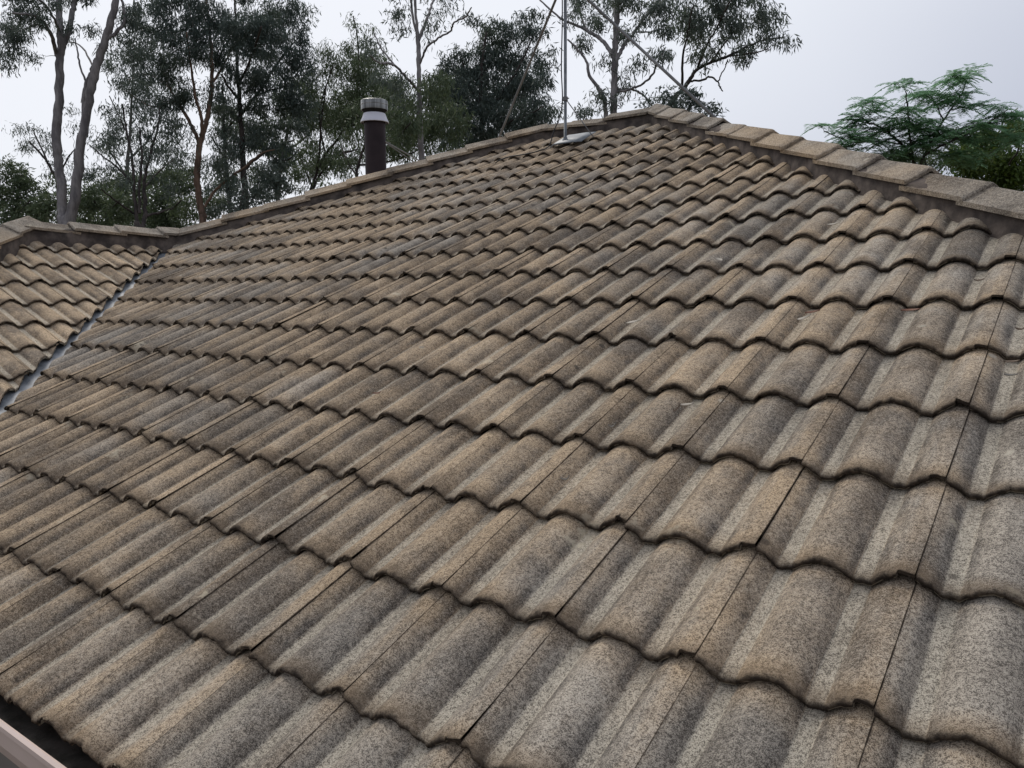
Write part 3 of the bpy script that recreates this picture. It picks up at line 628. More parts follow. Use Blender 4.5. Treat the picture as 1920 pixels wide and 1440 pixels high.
# ------------------------------------------------------------------ trees
def catmull(P, n=5):
    return smooth(P, n)
def build_tree(name, label, depth, limbs, clusters, leafmat_, barkmat, seed, leaf=(0.13, 0.020), n_leaf=55, blob=0.30, droop=1.0, dens=1.0, thick=0.8, pinnate=False, cat='tree', group=None, spread=1.6, twig=0.0035):
    r = np.random.default_rng(seed); k = depth / FPX
    fwd = MR[2]
    nodes, rad, off, px_ = [], [], [], []; paths = []
    for li, lb in enumerate(limbs):
        P = [list(q) for q in lb]
        if li == 0: start = 0.0
        else:
            d2 = [(a - P[0][0]) ** 2 + (b - P[0][1]) ** 2 for a, b in px_]; start = off[int(np.argmin(d2))]
        end = start + (r.normal(0, 0.35) if li == 0 else r.normal(0, spread))
        pts, rr = [], []
        for q, (px, py, wd) in enumerate(P):
            f = q / max(1, len(P) - 1); o_ = start + (end - start) * f
            pts.append(at(px, py, depth + o_)); rr.append(wd * k / 2)
        if li == 0:                                     # carry the trunk down to the ground
            p = pts[0].copy(); zg = GROUND - 0.1; lean = (pts[0] - pts[1]); lean = lean / max(1e-6, abs(lean[2]))
            q = np.array([p[0] + lean[0] * 0.5 * (p[2] - zg), p[1] + lean[1] * 0.5 * (p[2] - zg), zg]); pts.insert(0, (p + q) / 2 + [0, 0, -0.2]); pts.insert(0, q); rr.insert(0, rr[0] * 1.12); rr.insert(0, rr[1] * 1.5)
        C = catmull(pts, 6); RR = np.interp(np.linspace(0, 1, len(C)), np.linspace(0, 1, len(rr)), rr)
        seg = np.linalg.norm(np.diff(C, axis=0), axis=1).mean()
        C[1:-1] += r.normal(0, 1, (len(C) - 2, 3)) * np.minimum(0.05 * RR[1:-1, None] + 0.006, 0.03)
        RR = RR * (1 + r.normal(0, 0.035, len(RR)))
        paths.append((C, np.maximum(RR, 0.004)))
        for c, q in zip(C, RR):
            v = MR @ (c - CAM); nodes.append(c); rad.append(q); off.append(v[2] - depth); px_.append((960 + FPX * v[0] / v[2], 720 + FPX * v[1] / v[2]))
    nodes = np.array(nodes); rad = np.array(rad)
    tips = []
    if name == 'bushy_tree':
        x0_ = limbs[0][0][0]; clusters = list(clusters) + [(x0_ - 20, 465, 44, 30, 0.8), (x0_ + 22, 480, 44, 34, 0.8)]
    for cl_ in clusters:
        px, py, rx, ry = cl_[:4]; dn = cl_[4] if len(cl_) > 4 else 1.0
        area = math.pi * rx * ry * k * k; nt_ = max(2, int(area / (math.pi * blob * blob) * (3.0 if pinnate else 4.6) * dens * dn ** 1.3 + 0.5))
        i0 = np.argmin([(a - px) ** 2 + (b - py) ** 2 for a, b in px_]); o_ = off[i0] * 0.7
        for _ in range(nt_):
            v = r.normal(0, 1, 3); v /= np.linalg.norm(v); v *= r.random() ** 0.42
            tips.append(at(px + v[0] * rx, py + v[1] * ry, depth + o_ + v[2] * max(0.5, thick * (rx + ry) * 0.5 * k)))
    tips = np.array(tips)
    d0 = np.array([np.min(((nodes - t) ** 2).sum(1)) for t in tips]); order = np.argsort(d0)
    NN = nodes.copy(); RD = rad.copy(); twp = []
    for t in tips[order]:
        dd = ((NN - t) ** 2).sum(1) + 0.6 * np.maximum(0, NN[:, 2] - t[2]) ** 2; i = int(np.argmin(dd)); a = NN[i]; L = np.linalg.norm(t - a)
        mid = (a + t) / 2 + r.normal(0, 0.10, 3) * L + np.array([0, 0, 0.10 * L])
        s_ = np.linspace(0, 1, 6)[:, None]; C = (1 - s_) ** 2 * a + 2 * s_ * (1 - s_) * mid + s_ ** 2 * t
        C[1:-1] += r.normal(0, 0.018, (4, 3))
        r0 = min(RD[i] * 0.75, twig + 0.009 * L); RR = np.linspace(r0, twig * 0.6, 6)
        twp.append((C, RR)); NN = np.vstack([NN, C[1:]]); RD = np.r_[RD, np.maximum(RR[1:], twig)]
    root = tag(empty(name, (nodes[0][0], nodes[0][1], GROUND)), label, cat, group)
    V1, F1 = tubes(paths, 8); V2, F2 = tubes(twp, 4, False)
    link('trunk', mesh_np('trunk', np.concatenate([V1, V2]), np.concatenate([F1, F2 + len(V1)])), barkmat, root)
    # leaves
    if not pinnate:
        M = len(tips) * n_leaf; c = np.repeat(tips, n_leaf, 0)
        g = r.normal(0, 1, (M, 3)); g /= np.linalg.norm(g, axis=1, keepdims=True); g *= (r.random((M, 1)) ** 0.45) * blob * np.repeat(r.uniform(0.6, 1.25, (len(tips), 1)), n_leaf, 0)
        g[:, 2] *= 0.8
        p = c + g
        d = r.normal(0, 0.62, (M, 3)); d[:, 2] -= droop; d /= np.linalg.norm(d, axis=1, keepdims=True)
        L = leaf[0] * 1.25 * r.uniform(0.65, 1.25, (M, 1)); wd = leaf[1] * 1.35 * r.uniform(0.7, 1.3, (M, 1))
        s_ = np.cross(d, r.normal(0, 1, (M, 3))); s_ /= np.linalg.norm(s_, axis=1, keepdims=True) + 1e-9
        b = np.cross(d, s_)
        m_ = p + d * L * 0.45 + b * L * 0.05
        V = np.stack([p, m_ + s_ * wd / 2, p + d * L + b * L * -0.06, m_ - s_ * wd / 2], 1).reshape(-1, 3); F = np.arange(M * 4).reshape(-1, 4)
    else:
        VV = []
        for t in tips:
            nf = r.integers(5, 9); a0 = r.random() * 6.28
            for q in range(nf):
                a = a0 + q * 6.28 / nf + r.normal(0, 0.25); el = r.uniform(-0.25, 0.6); Lf = leaf[0] * r.uniform(0.7, 1.2)
                d = np.array([math.cos(a) * math.cos(el), math.sin(a) * math.cos(el), math.sin(el)])
                sd_ = np.cross(d, [0, 0, 1]); sd_ /= np.linalg.norm(sd_)
                npn = 13
                for j in range(npn):
                    f = (j + 0.6) / npn; base_ = t + d * Lf * f + np.array([0, 0, -0.42 * Lf * f * f])
                    ln = Lf * 0.30 * math.sin(math.pi * (0.12 + 0.80 * f)) + 0.012
                    for sg in (-1, 1):
                        e = sd_ * sg * 0.86 + d * 0.45 + np.array([0, 0, -0.22 + r.normal(0, 0.08)]); e /= np.linalg.norm(e)
                        w2 = np.cross(e, [0, 0, 1]); w2 /= np.linalg.norm(w2) + 1e-9; w2 = w2 * leaf[1] / 2
                        VV.append([base_, base_ + e * ln * 0.5 + w2, base_ + e * ln, base_ + e * ln * 0.5 - w2])
        V = np.array(VV).reshape(-1, 3); F = np.arange(len(V)).reshape(-1, 4)
    link('crown', mesh_np('crown', V, F, smooth=False), leafmat_, root)
    return root

G_FAR = 'gum trees beyond the roof'
build_tree('gum_tree', 'tall gum with two smooth pale grey trunks rising side by side at the left', 21,
  [[(126, 440, 34), (118, 400, 19), (115, 350, 18), (109, 300, 17), (105, 245, 17), (111, 190, 16), (112, 120, 15), (114, 80, 15), (112, 40, 12), (110, 0, 11), (104, -80, 7)],
   [(114, 95, 10), (128, 62, 11), (136, 20, 10), (142, -10, 9), (152, -80, 5)],
   [(128, 430, 20), (134, 400, 20), (142, 360, 19), (149, 290, 18), (160, 225, 17), (174, 155, 16), (188, 105, 15), (202, 60, 14), (216, 10, 13), (236, -70, 8)],
   [(158, 232, 8), (156, 195, 8), (161, 158, 7), (170, 140, 7), (180, 110, 6)], [(163, 158, 4), (152, 130, 3.5), (145, 98, 3), (141, 72, 2)],
   [(203, 72, 7), (220, 60, 6), (234, 38, 6), (230, 5, 5), (224, -30, 4)], [(106, 105, 7), (96, 66, 7), (80, 40, 5), (60, 28, 4), (25, 24, 3)], [(96, 62, 5), (70, 46, 4), (38, 58, 3), (10, 52, 2)],
   [(112, 60, 5), (90, 15, 4), (60, -10, 3)], [(178, 130, 4), (150, 85, 3), (120, 78, 2)]],
  [(15, 70, 35, 40, 1.3), (55, 30, 45, 22, 1.3), (8, 112, 15, 20), (62, 108, 20, 10, 1.0), (40, 60, 30, 20), (125, 55, 26, 24, 0.7), (60, 0, 60, 18, 1.2), (140, -10, 60, 20), (180, 52, 14, 14, 0.7), (240, 20, 25, 30, 0.8), (140, -60, 130, 40), (200, 85, 18, 14, 0.8), (258, 60, 26, 34, 0.7), (285, 100, 24, 24, 0.6)],
  L_GUM, B_PALE, 11, group=G_FAR)
build_tree('gum_tree', 'thin wispy tree with airy foliage standing behind the pale twin trunks', 27,
  [[(112, 430, 7), (108, 350, 6), (95, 315, 5), (78, 290, 4), (55, 265, 3)], [(95, 315, 4), (70, 262, 3), (60, 240, 2)], [(108, 345, 4), (125, 300, 3), (140, 280, 2)]],
  [(50, 240, 32, 12, 0.9), (70, 272, 35, 14, 1.0), (45, 275, 18, 9, 0.8), (92, 252, 14, 8, 0.6), (130, 290, 28, 16, 0.7), (85, 318, 24, 14, 0.7), (128, 320, 20, 16, 0.8), (150, 210, 30, 18, 0.35), (140, 245, 26, 16, 0.35)],
  L_GUM, B_DARK, 12, blob=0.32, n_leaf=42, group=G_FAR)
build_tree('gum_tree', 'thin many-stemmed dark tree with sparse twigs between the twin trunks and the brown trunk', 20,
  [[(262, 432, 12), (258, 425, 7), (252, 360, 6), (248, 300, 5), (238, 250, 4), (229, 195, 3)], [(268, 430, 8), (272, 390, 8), (271, 340, 6), (280, 295, 5), (296, 240, 4), (300, 200, 2)], [(262, 400, 6), (261, 350, 5), (266, 300, 4), (262, 240, 3)],
   [(252, 350, 4), (225, 318, 4), (195, 295, 3), (168, 272, 2)], [(271, 350, 4), (300, 320, 3), (325, 300, 2)], [(275, 405, 5), (300, 398, 4), (325, 390, 2)], [(250, 400, 4), (215, 375, 3), (190, 355, 2)], [(238, 250, 3), (222, 215, 2), (205, 180, 2)]],
  [(232, 200, 46, 40, 0.6), (285, 235, 50, 46, 0.75), (205, 270, 38, 34, 0.6), (318, 300, 34, 30, 0.75), (255, 290, 40, 34, 0.55), (190, 325, 32, 24, 0.6), (255, 150, 40, 30, 0.75), (330, 255, 34, 34, 0.75), (300, 345, 36, 22, 0.7), (225, 340, 36, 22, 0.6), (265, 95, 36, 30, 0.6)],
  L_GUM, B_DARK, 13, n_leaf=42, blob=0.34, group=G_FAR)
build_tree('gum_tree', 'gum with a forked orange-brown trunk beneath a dense dark crown', 22,
  [[(381, 425, 14), (380, 405, 13), (374, 375, 12), (370, 330, 12), (372, 290, 11), (375, 268, 11), (386, 232, 9), (394, 190, 8), (398, 140, 7), (394, 70, 5), (386, 0, 4)],
   [(374, 272, 8), (362, 242, 7), (348, 215, 6), (332, 190, 5), (312, 150, 4), (300, 100, 3)], [(384, 388, 5), (405, 355, 5), (435, 330, 4.5), (460, 312, 4), (490, 288, 3), (515, 280, 2)], [(396, 160, 5), (420, 120, 4), (440, 80, 3)], [(378, 262, 6), (378, 220, 6), (366, 180, 5), (358, 120, 4), (350, 60, 3)], [(318, 165, 3), (280, 140, 3), (240, 150, 2)], [(330, 190, 3), (285, 200, 2.5), (235, 170, 2)]],
  [(318, 135, 45, 38, 1.2), (352, 75, 55, 48, 1.3), (288, 60, 42, 40, 1.0), (390, 30, 50, 38, 1.2), (310, 190, 40, 22, 1.2), (410, 110, 36, 36, 1.2), (270, 25, 40, 26, 0.8), (345, 175, 30, 24, 1.2), (250, 95, 30, 26, 0.6), (390, 180, 26, 22, 0.9), (330, 10, 60, 30, 1.2), (340, 240, 30, 22, 0.8), (360, -40, 80, 30), (270, 115, 40, 36, 0.8), (300, 240, 34, 26, 0.8), (415, 300, 34, 30, 0.6), (450, 330, 34, 22, 0.6), (235, 60, 26, 30, 0.7)],
  L_DARK, B_RUST, 14, dens=1.15, group=G_FAR)
build_tree('gum_tree', 'black-trunked gum with the heaviest dark crown, just left of the brick flue clearing', 23.5,
  [[(463, 425, 14), (461, 390, 12), (457, 320, 11), (453, 250, 9), (449, 190, 8), (445, 130, 6), (443, 60, 5), (440, 0, 3)],
   [(457, 318, 7), (478, 298, 7), (500, 284, 6), (525, 272, 5), (552, 262, 3)], [(452, 215, 6), (475, 185, 5), (500, 150, 4), (530, 105, 4), (555, 75, 2)], [(447, 160, 5), (470, 110, 4), (490, 50, 3)], [(450, 190, 5), (430, 165, 4), (415, 140, 3)], [(500, 284, 4), (520, 300, 4), (545, 296, 3), (560, 280, 2)], [(478, 180, 4), (520, 165, 3), (560, 160, 2)]],
  [(478, 55, 62, 55, 1.35), (520, 95, 55, 46, 1.3), (545, 35, 45, 42, 1.2), (470, 140, 55, 38, 1.3), (532, 180, 48, 36, 1.2), (500, 235, 55, 28, 1.1), (435, 60, 36, 44, 1.1), (565, 130, 28, 32, 1.0), (430, 205, 28, 26, 1.0), (480, 200, 40, 22, 1.1), (545, 240, 34, 26, 1.0), (500, 345, 34, 30, 0.9), (470, -30, 90, 30), (475, 260, 44, 28, 0.9), (530, 290, 36, 26, 0.8), (430, 270, 30, 28, 0.8), (575, 70, 20, 24, 0.9), (560, 205, 34, 30, 0.9)],
  L_DARK, B_DARK, 15, dens=1.2, group=G_FAR)
build_tree('gum_tree', 'slim dark-stemmed gum between the brown trunk and the black trunk', 25,
  [[(434, 425, 9), (432, 390, 8), (425, 330, 7), (421, 270, 6), (419, 210, 5), (417, 160, 3)], [(422, 300, 4), (405, 270, 3), (392, 250, 2)], [(420, 250, 4), (440, 225, 3), (455, 215, 2)]],
  [(418, 180, 30, 36, 1.0), (425, 250, 34, 28, 0.9), (400, 300, 30, 28, 0.7), (445, 300, 28, 26, 0.7), (395, 350, 26, 24, 0.6), (450, 355, 26, 24, 0.7)], L_DARK, B_DARK, 16, group=G_FAR)
build_tree('gum_tree', 'grey-green gum with many leaning dark stems behind the flue', 26,
  [[(590, 430, 7), (582, 370, 6), (592, 330, 5), (610, 290, 5), (640, 250, 4), (660, 200, 3)], [(585, 360, 5), (605, 320, 4), (640, 290, 4), (670, 280, 3)], [(592, 330, 4), (600, 280, 4), (602, 230, 3), (612, 160, 2)], [(610, 290, 3), (600, 210, 3), (625, 120, 2)], [(640, 250, 4), (668, 180, 3), (672, 90, 3), (662, 30, 2)], [(585, 350, 4), (565, 300, 3), (560, 280, 2)]],
  [(625, 115, 36, 36, 0.9), (650, 165, 46, 40, 1.0), (600, 195, 34, 42, 0.8), (678, 105, 36, 42, 0.9), (570, 285, 24, 34, 0.8), (640, 240, 40, 34, 0.8), (690, 65, 24, 22, 0.6), (610, 265, 30, 26, 0.5), (665, 30, 14, 24, 0.5), (705, 170, 38, 44, 1.1), (570, 225, 34, 40, 0.9), (590, 150, 28, 36, 0.8), (655, 215, 44, 40, 1.0), (560, 330, 36, 26, 0.9), (620, 305, 40, 26, 0.9), (690, 235, 34, 36, 1.0)],
  L_OLIVE, B_DARK, 17, n_leaf=50, blob=0.34, dens=1.5, group=G_FAR)
build_tree('gum_tree', 'slender gum with one straight pale trunk forking into three thin stems, right of the flue', 19,
  [[(791, 440, 14), (791, 300, 11), (788, 240, 10), (786, 180, 9), (785, 130, 8), (784, 78, 8), (781, 40, 5), (778, 0, 5), (772, -60, 3)],
   [(784, 80, 5), (776, 40, 4.5), (770, 0, 4), (762, -50, 3)], [(785, 76, 6), (796, 46, 5.5), (806, 20, 5), (814, -5, 4), (825, -60, 2)],
   [(787, 120, 4), (800, 90, 4), (822, 72, 3.5), (845, 58, 3), (851, 42, 3), (872, 32, 3), (884, 14, 2)], [(785, 172, 5), (765, 148, 5), (742, 125, 4), (728, 118, 4), (712, 118, 3), (694, 104, 2)], [(742, 125, 3), (715, 90, 2.5), (700, 60, 2)]],
  [(755, 22, 30, 22, 0.8), (760, 52, 20, 16, 0.7), (822, 32, 22, 26, 0.7), (835, -5, 40, 18, 0.8), (725, 150, 32, 26, 0.9), (765, -20, 60, 18), (800, 62, 14, 16, 0.5), (700, 90, 26, 20, 0.7), (745, 190, 30, 30, 0.9)],
  L_GUM, B_PALE, 18, n_leaf=46, group=G_FAR)
build_tree('gum_tree', 'broad dense dark gum filling the gap between the slender trunk and the antenna mast', 22.5,
  [[(905, 440, 12), (905, 280, 9), (902, 230, 8), (900, 180, 7), (904, 120, 6), (912, 60, 4)], [(903, 240, 6), (930, 190, 5), (965, 140, 4), (990, 90, 3), (1005, 50, 2)], [(902, 200, 5), (880, 160, 4), (865, 110, 3)], [(905, 265, 5), (945, 235, 4), (990, 215, 3), (1020, 200, 2)], [(904, 250, 5), (870, 225, 4), (845, 200, 3)], [(903, 140, 4), (930, 100, 3), (945, 60, 2)]],
  [(868, 110, 42, 42, 1.0), (930, 58, 44, 28, 1.1), (958, 98, 50, 40, 1.1), (1002, 52, 34, 32, 1.0), (900, 168, 56, 42, 1.15), (978, 165, 48, 40, 1.1), (935, 225, 60, 34, 1.2), (1002, 200, 34, 32, 1.0), (855, 210, 42, 40, 1.1), (1018, 108, 24, 26, 0.9), (832, 155, 34, 34, 1.0), (990, 238, 44, 16, 1.2), (890, 30, 24, 14, 0.7), (1020, 150, 18, 22, 0.8), (880, 260, 60, 24, 1.1), (915, 120, 40, 36, 1.0)],
  L_DARK, B_DARK, 19, leaf=(0.15, 0.022), dens=1.1, group=G_FAR)
build_tree('bushy_tree', 'bushy olive-green tree low behind the flue', 20,
  [[(672, 440, 7), (668, 360, 6), (672, 310, 5), (690, 260, 4), (715, 215, 3)], [(670, 330, 4), (650, 300, 3), (640, 270, 2)], [(690, 260, 4), (740, 260, 3), (770, 230, 2)], [(672, 310, 4), (740, 300, 3), (810, 270, 2)]],
  [(760, 225, 40, 46, 1.1), (722, 255, 30, 34, 1.1), (676, 232, 36, 44, 0.8), (640, 315, 30, 26, 0.7), (812, 250, 36, 34, 1.0), (760, 285, 60, 22, 1.0), (700, 190, 34, 26, 0.9), (840, 290, 40, 16, 1.0), (655, 345, 50, 14, 0.6), (838, 225, 40, 44, 1.1), (815, 165, 36, 40, 0.9), (745, 165, 34, 34, 0.9)],
  L_OLIVE, B_DARK, 20, n_leaf=55, dens=1.2, group='bushy trees low behind the roof')
build_tree('gum_tree', 'pale straight gum trunk with arching side limbs, right of the antenna mast', 19,
  [[(1153, 440, 16), (1152, 225, 13), (1151, 180, 13), (1152, 130, 13), (1154, 80, 12), (1156, 40, 12), (1158, 0, 11), (1160, -80, 8)],
   [(1140, 260, 9), (1136, 215, 8), (1134, 190, 8), (1124, 168, 7), (1106, 142, 6), (1099, 115, 5), (1082, 92, 4), (1064, 74, 3)], [(1151, 108, 9), (1138, 86, 8), (1122, 72, 7), (1100, 56, 6), (1076, 46, 5), (1048, 32, 4), (1012, 0, 3)],
   [(1156, 112, 8), (1170, 86, 7), (1188, 62, 6), (1206, 36, 6), (1226, 14, 5), (1244, -10, 4)], [(1158, 172, 5), (1180, 168, 5), (1204, 158, 4), (1222, 142, 4), (1232, 118, 3), (1246, 92, 2)], [(1158, 168, 5), (1184, 168, 4), (1206, 178, 4), (1222, 198, 3), (1240, 212, 2)], [(1100, 56, 4), (1090, 30, 3), (1080, -10, 3)], [(1157, 30, 5), (1172, 5, 4), (1185, -30, 3)], [(1190, 60, 3), (1215, 60, 3), (1240, 55, 2)]],
  [(1176, 70, 18, 26, 0.8), (1112, 34, 34, 22, 0.7), (1222, 30, 30, 26, 0.8), (1204, 120, 22, 20, 0.5), (1098, 78, 20, 22, 0.7), (1105, 5, 50, 18, 0.8), (1258, 55, 26, 26, 0.7), (1126, 166, 22, 16, 0.6), (1104, 204, 22, 9, 0.6), (1166, 150, 13, 34, 0.7), (1180, 0, 40, 20, 0.9), (1250, 5, 40, 22, 0.9), (1130, 110, 22, 16, 0.5), (1245, 100, 22, 30, 0.6), (1060, 25, 24, 16, 0.5), (1150, 190, 18, 16, 0.5)],
  L_GUM, B_PALE, 21, n_leaf=52, blob=0.27, dens=1.6, group=G_FAR)
build_tree('gum_tree', 'gum whose long limb sweeps right with hanging foliage against open sky', 17.5,
  [[(1215, 440, 14), (1235, 240, 10), (1255, 197, 9), (1276, 172, 8), (1292, 152, 8), (1306, 132, 6), (1330, 118, 5.5), (1365, 106, 5), (1395, 90, 4), (1430, 76, 3), (1470, 70, 2)],
   [(1292, 152, 4), (1318, 150, 4), (1330, 144, 3.5), (1344, 152, 3), (1350, 164, 2.5), (1355, 171, 2)], [(1306, 132, 4), (1322, 90, 4), (1340, 60, 3), (1360, 20, 3), (1380, -20, 2)], [(1330, 118, 3), (1360, 80, 3), (1385, 50, 2)], [(1346, 152, 2.5), (1358, 130, 2), (1364, 112, 2)], [(1280, 168, 5), (1280, 110, 4), (1290, 60, 3), (1300, 10, 2)], [(1365, 106, 3), (1410, 100, 2.5), (1440, 92, 2)]],
  [(1312, 55, 32, 40, 1.0), (1388, 88, 32, 22, 0.9), (1448, 72, 24, 16, 0.9), (1368, 28, 42, 36, 1.1), (1428, 18, 36, 32, 1.0), (1292, 28, 32, 36, 0.9), (1476, 76, 20, 12, 0.9), (1402, 108, 16, 12, 0.9), (1310, 110, 14, 26, 0.8), (1340, 85, 24, 22, 0.8), (1420, 55, 28, 16, 0.7), (1350, -10, 70, 24), (1455, 40, 14, 12, 0.6)],
  L_GUM, B_DARK, 22, n_leaf=52, blob=0.26, group=G_FAR)
build_tree('bushy_tree', 'small dark bushy tree peeping over the roof peak', 16,
  [[(1275, 430, 8), (1275, 230, 6), (1270, 200, 4), (1255, 180, 3)], [(1275, 220, 4), (1300, 195, 3), (1315, 180, 2)]],
  [(1262, 190, 36, 18, 1.1), (1308, 192, 30, 18, 1.1), (1240, 178, 18, 14, 0.8), (1285, 172, 24, 10, 0.8), (1215, 190, 16, 10, 0.6), (1325, 205, 24, 12, 1.0), (1100, 215, 14, 8, 0.5)],
  L_DARK, B_DARK, 23, n_leaf=46, blob=0.22, leaf=(0.11, 0.022), droop=0.5, group='bushy trees low behind the roof')
build_tree('feathery_tree', 'feathery bright green tree with fern-like fronds at the right', 13,
  [[(1735, 460, 9), (1722, 340, 7), (1712, 300, 6), (1690, 270, 5), (1660, 245, 4), (1615, 225, 3), (1570, 225, 2)], [(1720, 320, 6), (1745, 270, 5), (1770, 225, 4), (1800, 180, 3), (1812, 150, 2)], [(1712, 300, 4), (1705, 250, 4), (1702, 200, 3), (1698, 172, 2)], [(1735, 290, 5), (1790, 262, 4), (1845, 235, 3), (1890, 205, 2)], [(1690, 270, 3), (1645, 265, 3), (1580, 260, 2), (1545, 246, 2)], [(1770, 225, 3), (1748, 185, 2.5), (1735, 172, 2)], [(1700, 285, 3), (1650, 300, 2.5), (1600, 290, 2)]],
  [(1548, 238, 20, 7, 1.0), (1580, 248, 28, 12, 1.0), (1632, 200, 26, 22, 1.1), (1600, 225, 28, 12, 1.0), (1690, 160, 28, 10, 1.0), (1725, 180, 26, 14, 1.0), (1790, 148, 30, 20, 1.2), (1822, 136, 14, 8, 0.9), (1760, 185, 46, 20, 1.1), (1810, 190, 40, 20, 1.0), (1860, 198, 36, 10, 1.0), (1640, 245, 60, 22, 1.2), (1720, 225, 60, 24, 1.1), (1760, 255, 80, 30, 1.2), (1600, 272, 40, 16, 1.1), (1690, 285, 60, 26, 1.2), (1850, 235, 46, 22, 1.1), (1800, 290, 50, 24, 0.9), (1575, 275, 26, 10, 1.0), (1700, 195, 18, 26, 0.6), (1895, 215, 30, 16, 1.0), (1890, 260, 34, 20, 0.9)],
  L_FERN, B_DARK, 24, leaf=(0.30, 0.024), blob=0.18, dens=1.7, thick=1.4, pinnate=True, spread=0.8)
build_tree('bushy_tree', 'yellow-green bushy tree behind the feathery tree at the right edge', 16,
  [[(1885, 480, 8), (1880, 380, 7), (1872, 330, 5), (1860, 290, 4)], [(1880, 370, 4), (1835, 330, 3), (1810, 310, 2)], [(1872, 330, 4), (1905, 290, 3), (1915, 250, 2)]],
  [(1862, 270, 52, 30, 1.1), (1825, 312, 44, 26, 1.1), (1905, 235, 24, 24, 1.0), (1905, 315, 34, 30, 1.2), (1800, 300, 30, 22, 0.9), (1870, 340, 60, 22, 1.1), (1890, 385, 60, 30, 1.1)],
  L_LIME, B_DARK, 25, leaf=(0.08, 0.03), n_leaf=80, blob=0.26, droop=0.35, dens=2.0, group='bushy trees low behind the roof')
build_tree('bushy_tree', 'dull dark shrubby tree filling the lower gap under the feathery fronds', 19,
  [[(1740, 480, 7), (1738, 350, 5), (1735, 310, 4), (1730, 280, 2)], [(1738, 340, 4), (1770, 310, 3), (1790, 285, 2)]],
  [(1700, 300, 40, 20, 0.9), (1755, 296, 40, 22, 1.0), (1800, 270, 34, 24, 0.9), (1650, 305, 30, 12, 0.8)], L_OLIVE, B_DARK, 26, n_leaf=50, blob=0.26, droop=0.5, group='bushy trees low behind the roof')
def filler(label, dp, trunk, cl, mat_, seed):
    build_tree('gum_tree', label, dp, trunk, cl, mat_, B_MID, seed, n_leaf=44, blob=0.42, leaf=(0.16, 0.028), dens=2.3, group=G_FAR)
filler('hazy far gum showing between the pale twin trunks and the orange-brown trunk', 33, [[(240, 440, 8), (238, 330, 7), (245, 230, 5), (250, 120, 3)], [(238, 330, 4), (210, 290, 3), (190, 250, 2)], [(240, 300, 4), (280, 260, 3), (310, 200, 2)]],
  [(240, 120, 50, 50, 0.5), (290, 180, 50, 50, 0.6), (215, 250, 46, 50, 0.55), (290, 300, 50, 44, 0.6), (200, 330, 40, 30, 0.6), (345, 320, 34, 40, 0.6)], L_GUM, 61)
filler('hazy far gum filling the light gap right of the black trunk', 32, [[(520, 440, 9), (524, 330, 7), (540, 240, 5), (560, 140, 3)], [(524, 330, 4), (500, 290, 3), (480, 250, 2)], [(530, 290, 4), (580, 250, 3), (610, 200, 2)]],
  [(545, 180, 50, 50, 0.55), (600, 220, 46, 60, 0.7), (500, 260, 50, 44, 0.7), (560, 300, 50, 34, 0.8), (440, 250, 46, 50, 0.6), (420, 340, 40, 36, 0.6), (495, 330, 40, 34, 0.7), (605, 305, 36, 24, 0.8)], L_OLIVE, 62)
filler('hazy far gum directly above and behind the flue cowl', 31, [[(715, 440, 9), (712, 300, 7), (705, 220, 5), (690, 120, 3)], [(712, 260, 4), (745, 220, 3), (770, 180, 2)]],
  [(690, 130, 46, 46, 0.8), (735, 190, 50, 50, 1.0), (660, 210, 50, 46, 0.9), (760, 250, 50, 40, 1.0), (660, 290, 44, 30, 0.8), (810, 200, 36, 60, 0.9)], L_OLIVE, 63)
filler('hazy far gum peeping between the broad dark gum and the antenna pole', 31, [[(960, 440, 9), (960, 280, 6), (965, 200, 4), (970, 120, 2)], [(960, 260, 4), (1000, 230, 3), (1030, 200, 2)]],
  [(860, 170, 50, 60, 0.9), (930, 190, 50, 50, 1.0), (985, 150, 44, 50, 0.8), (1010, 215, 44, 30, 0.9), (880, 260, 60, 30, 1.1)], L_GUM, 64)
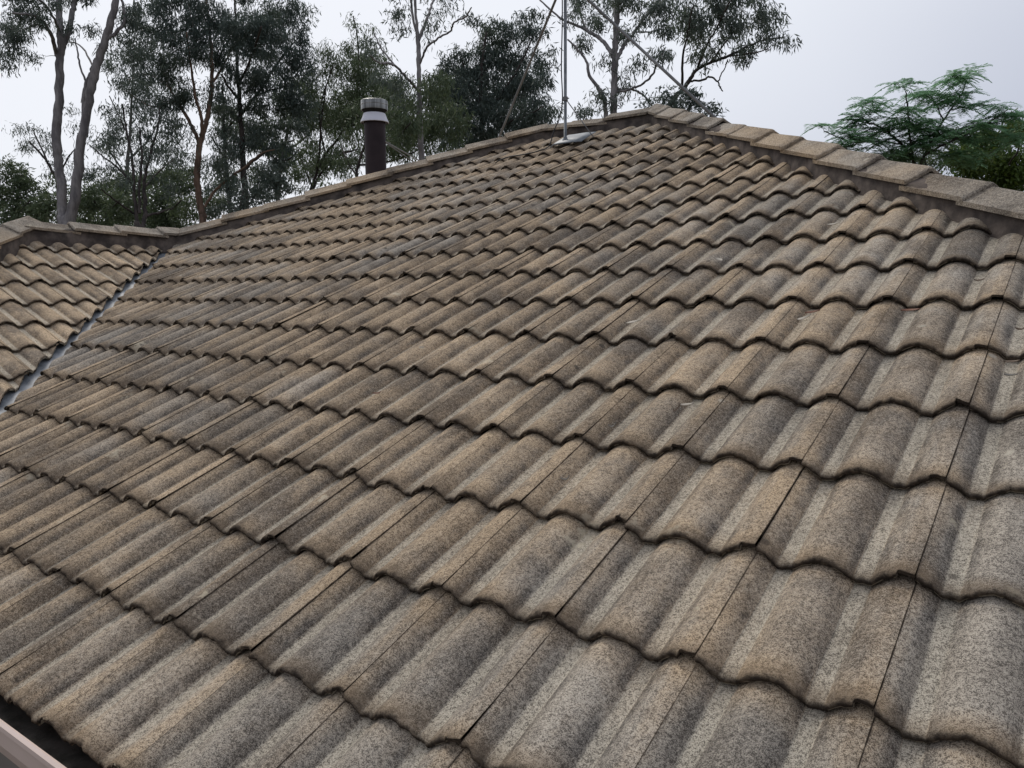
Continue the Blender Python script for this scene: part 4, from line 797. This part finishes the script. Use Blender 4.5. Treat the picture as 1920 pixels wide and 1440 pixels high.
for k, (lab, dp, mat_, trunk, cl) in enumerate([
  ('rounded olive shrub tree at the far left edge beyond the wing roof', 24, L_OLIVE, [(30, 480, 8), (32, 400, 6), (36, 360, 4), (40, 330, 2)], [(20, 330, 34, 26, 1.2), (58, 352, 34, 26, 1.2), (20, 375, 40, 30, 1.3), (75, 385, 40, 28, 1.3), (8, 308, 14, 12, 0.8), (95, 350, 14, 20, 0.8), (40, 412, 64, 26, 1.4)]),
  ('low green bush tree seen between the pale twin trunks and the twiggy tree', 26, L_OLIVE, [(200, 480, 8), (200, 400, 6), (198, 370, 4), (196, 350, 2)], [(185, 372, 38, 30, 1.2), (222, 385, 34, 26, 1.2), (165, 395, 26, 22, 1.2), (205, 350, 26, 14, 0.8), (250, 395, 20, 20, 1.1), (120, 400, 16, 26, 1.0), (190, 422, 60, 22, 1.3)]),
  ('low green bush tree behind the twiggy tree and the orange-brown trunk', 27, L_OLIVE, [(315, 480, 8), (315, 400, 6), (318, 370, 4), (320, 345, 2)], [(300, 372, 34, 30, 1.1), (335, 360, 30, 28, 1.1), (320, 395, 48, 20, 1.3), (350, 388, 30, 22, 1.1), (320, 425, 60, 20, 1.3)]),
  ('wide olive bush tree joining the low scrub under the many-stemmed dark tree', 29, L_OLIVE, [(270, 480, 9), (268, 400, 6), (266, 360, 4), (265, 335, 2)], [(230, 350, 40, 34, 1.0), (280, 345, 44, 34, 0.9), (265, 410, 70, 32, 1.4), (150, 380, 44, 34, 1.1), (335, 330, 34, 30, 0.8), (395, 380, 34, 34, 1.0)]),
  ('dark green bush tree at the foot of the black trunk', 21, L_GUM, [(450, 480, 8), (450, 400, 6), (452, 375, 4), (455, 355, 2)], [(425, 385, 26, 20, 1.1), (470, 372, 36, 26, 1.1), (510, 350, 36, 20, 1.0), (400, 395, 18, 14, 0.8), (545, 335, 26, 18, 0.8), (520, 320, 26, 14, 0.6)])]):
    build_tree('bushy_tree', lab, dp, [trunk, [(trunk[1][0], trunk[1][1], 3), (trunk[1][0] - 24, trunk[1][1] - 22, 2)], [(trunk[1][0], trunk[1][1], 3), (trunk[1][0] + 24, trunk[1][1] - 24, 2)]], cl, mat_, B_DARK, 40 + k, n_leaf=60, blob=0.32, leaf=(0.12, 0.03), droop=0.5, group='bushy trees low behind the roof')

# far woodland closing the horizon: one mass, no single trunk can be told
def woodland():
    r = np.random.default_rng(99); M = 26000
    az = r.uniform(-2.1, 2.1, M) ; d = 70 + 45 * r.random(M); hh = 7.0 + 2.2 * np.sin(az * 23) + 1.4 * np.sin(az * 57 + 1) + 0.9 * np.sin(az * 131)
    a0 = math.atan2(MR[2][0], MR[2][1]); hh = np.where(az > 0.22, hh * 0.75, hh + 2.5)
    z = GROUND + hh * (1 - r.random(M) ** 1.7 * 0.98) * (d / 80)
    p = np.stack([CAM[0] + d * np.sin(a0 + az), CAM[1] + d * np.cos(a0 + az), z], 1)
    u = r.normal(0, 1, (M, 3)); u /= np.linalg.norm(u, axis=1, keepdims=True); v = np.cross(u, r.normal(0, 1, (M, 3))); v /= np.linalg.norm(v, axis=1, keepdims=True)
    a = r.uniform(0.25, 0.6, (M, 1)); b = a * r.uniform(0.35, 0.7, (M, 1))
    V = np.stack([p - u * a, p + v * b, p + u * a, p - v * b], 1).reshape(-1, 3)
    return link('woodland', mesh_np('woodland', V, np.arange(M * 4).reshape(-1, 4), smooth=False), L_OLIVE)
tag(woodland(), 'far olive woodland seen as one low mass between the nearer trunks', 'woodland', None, 'stuff')
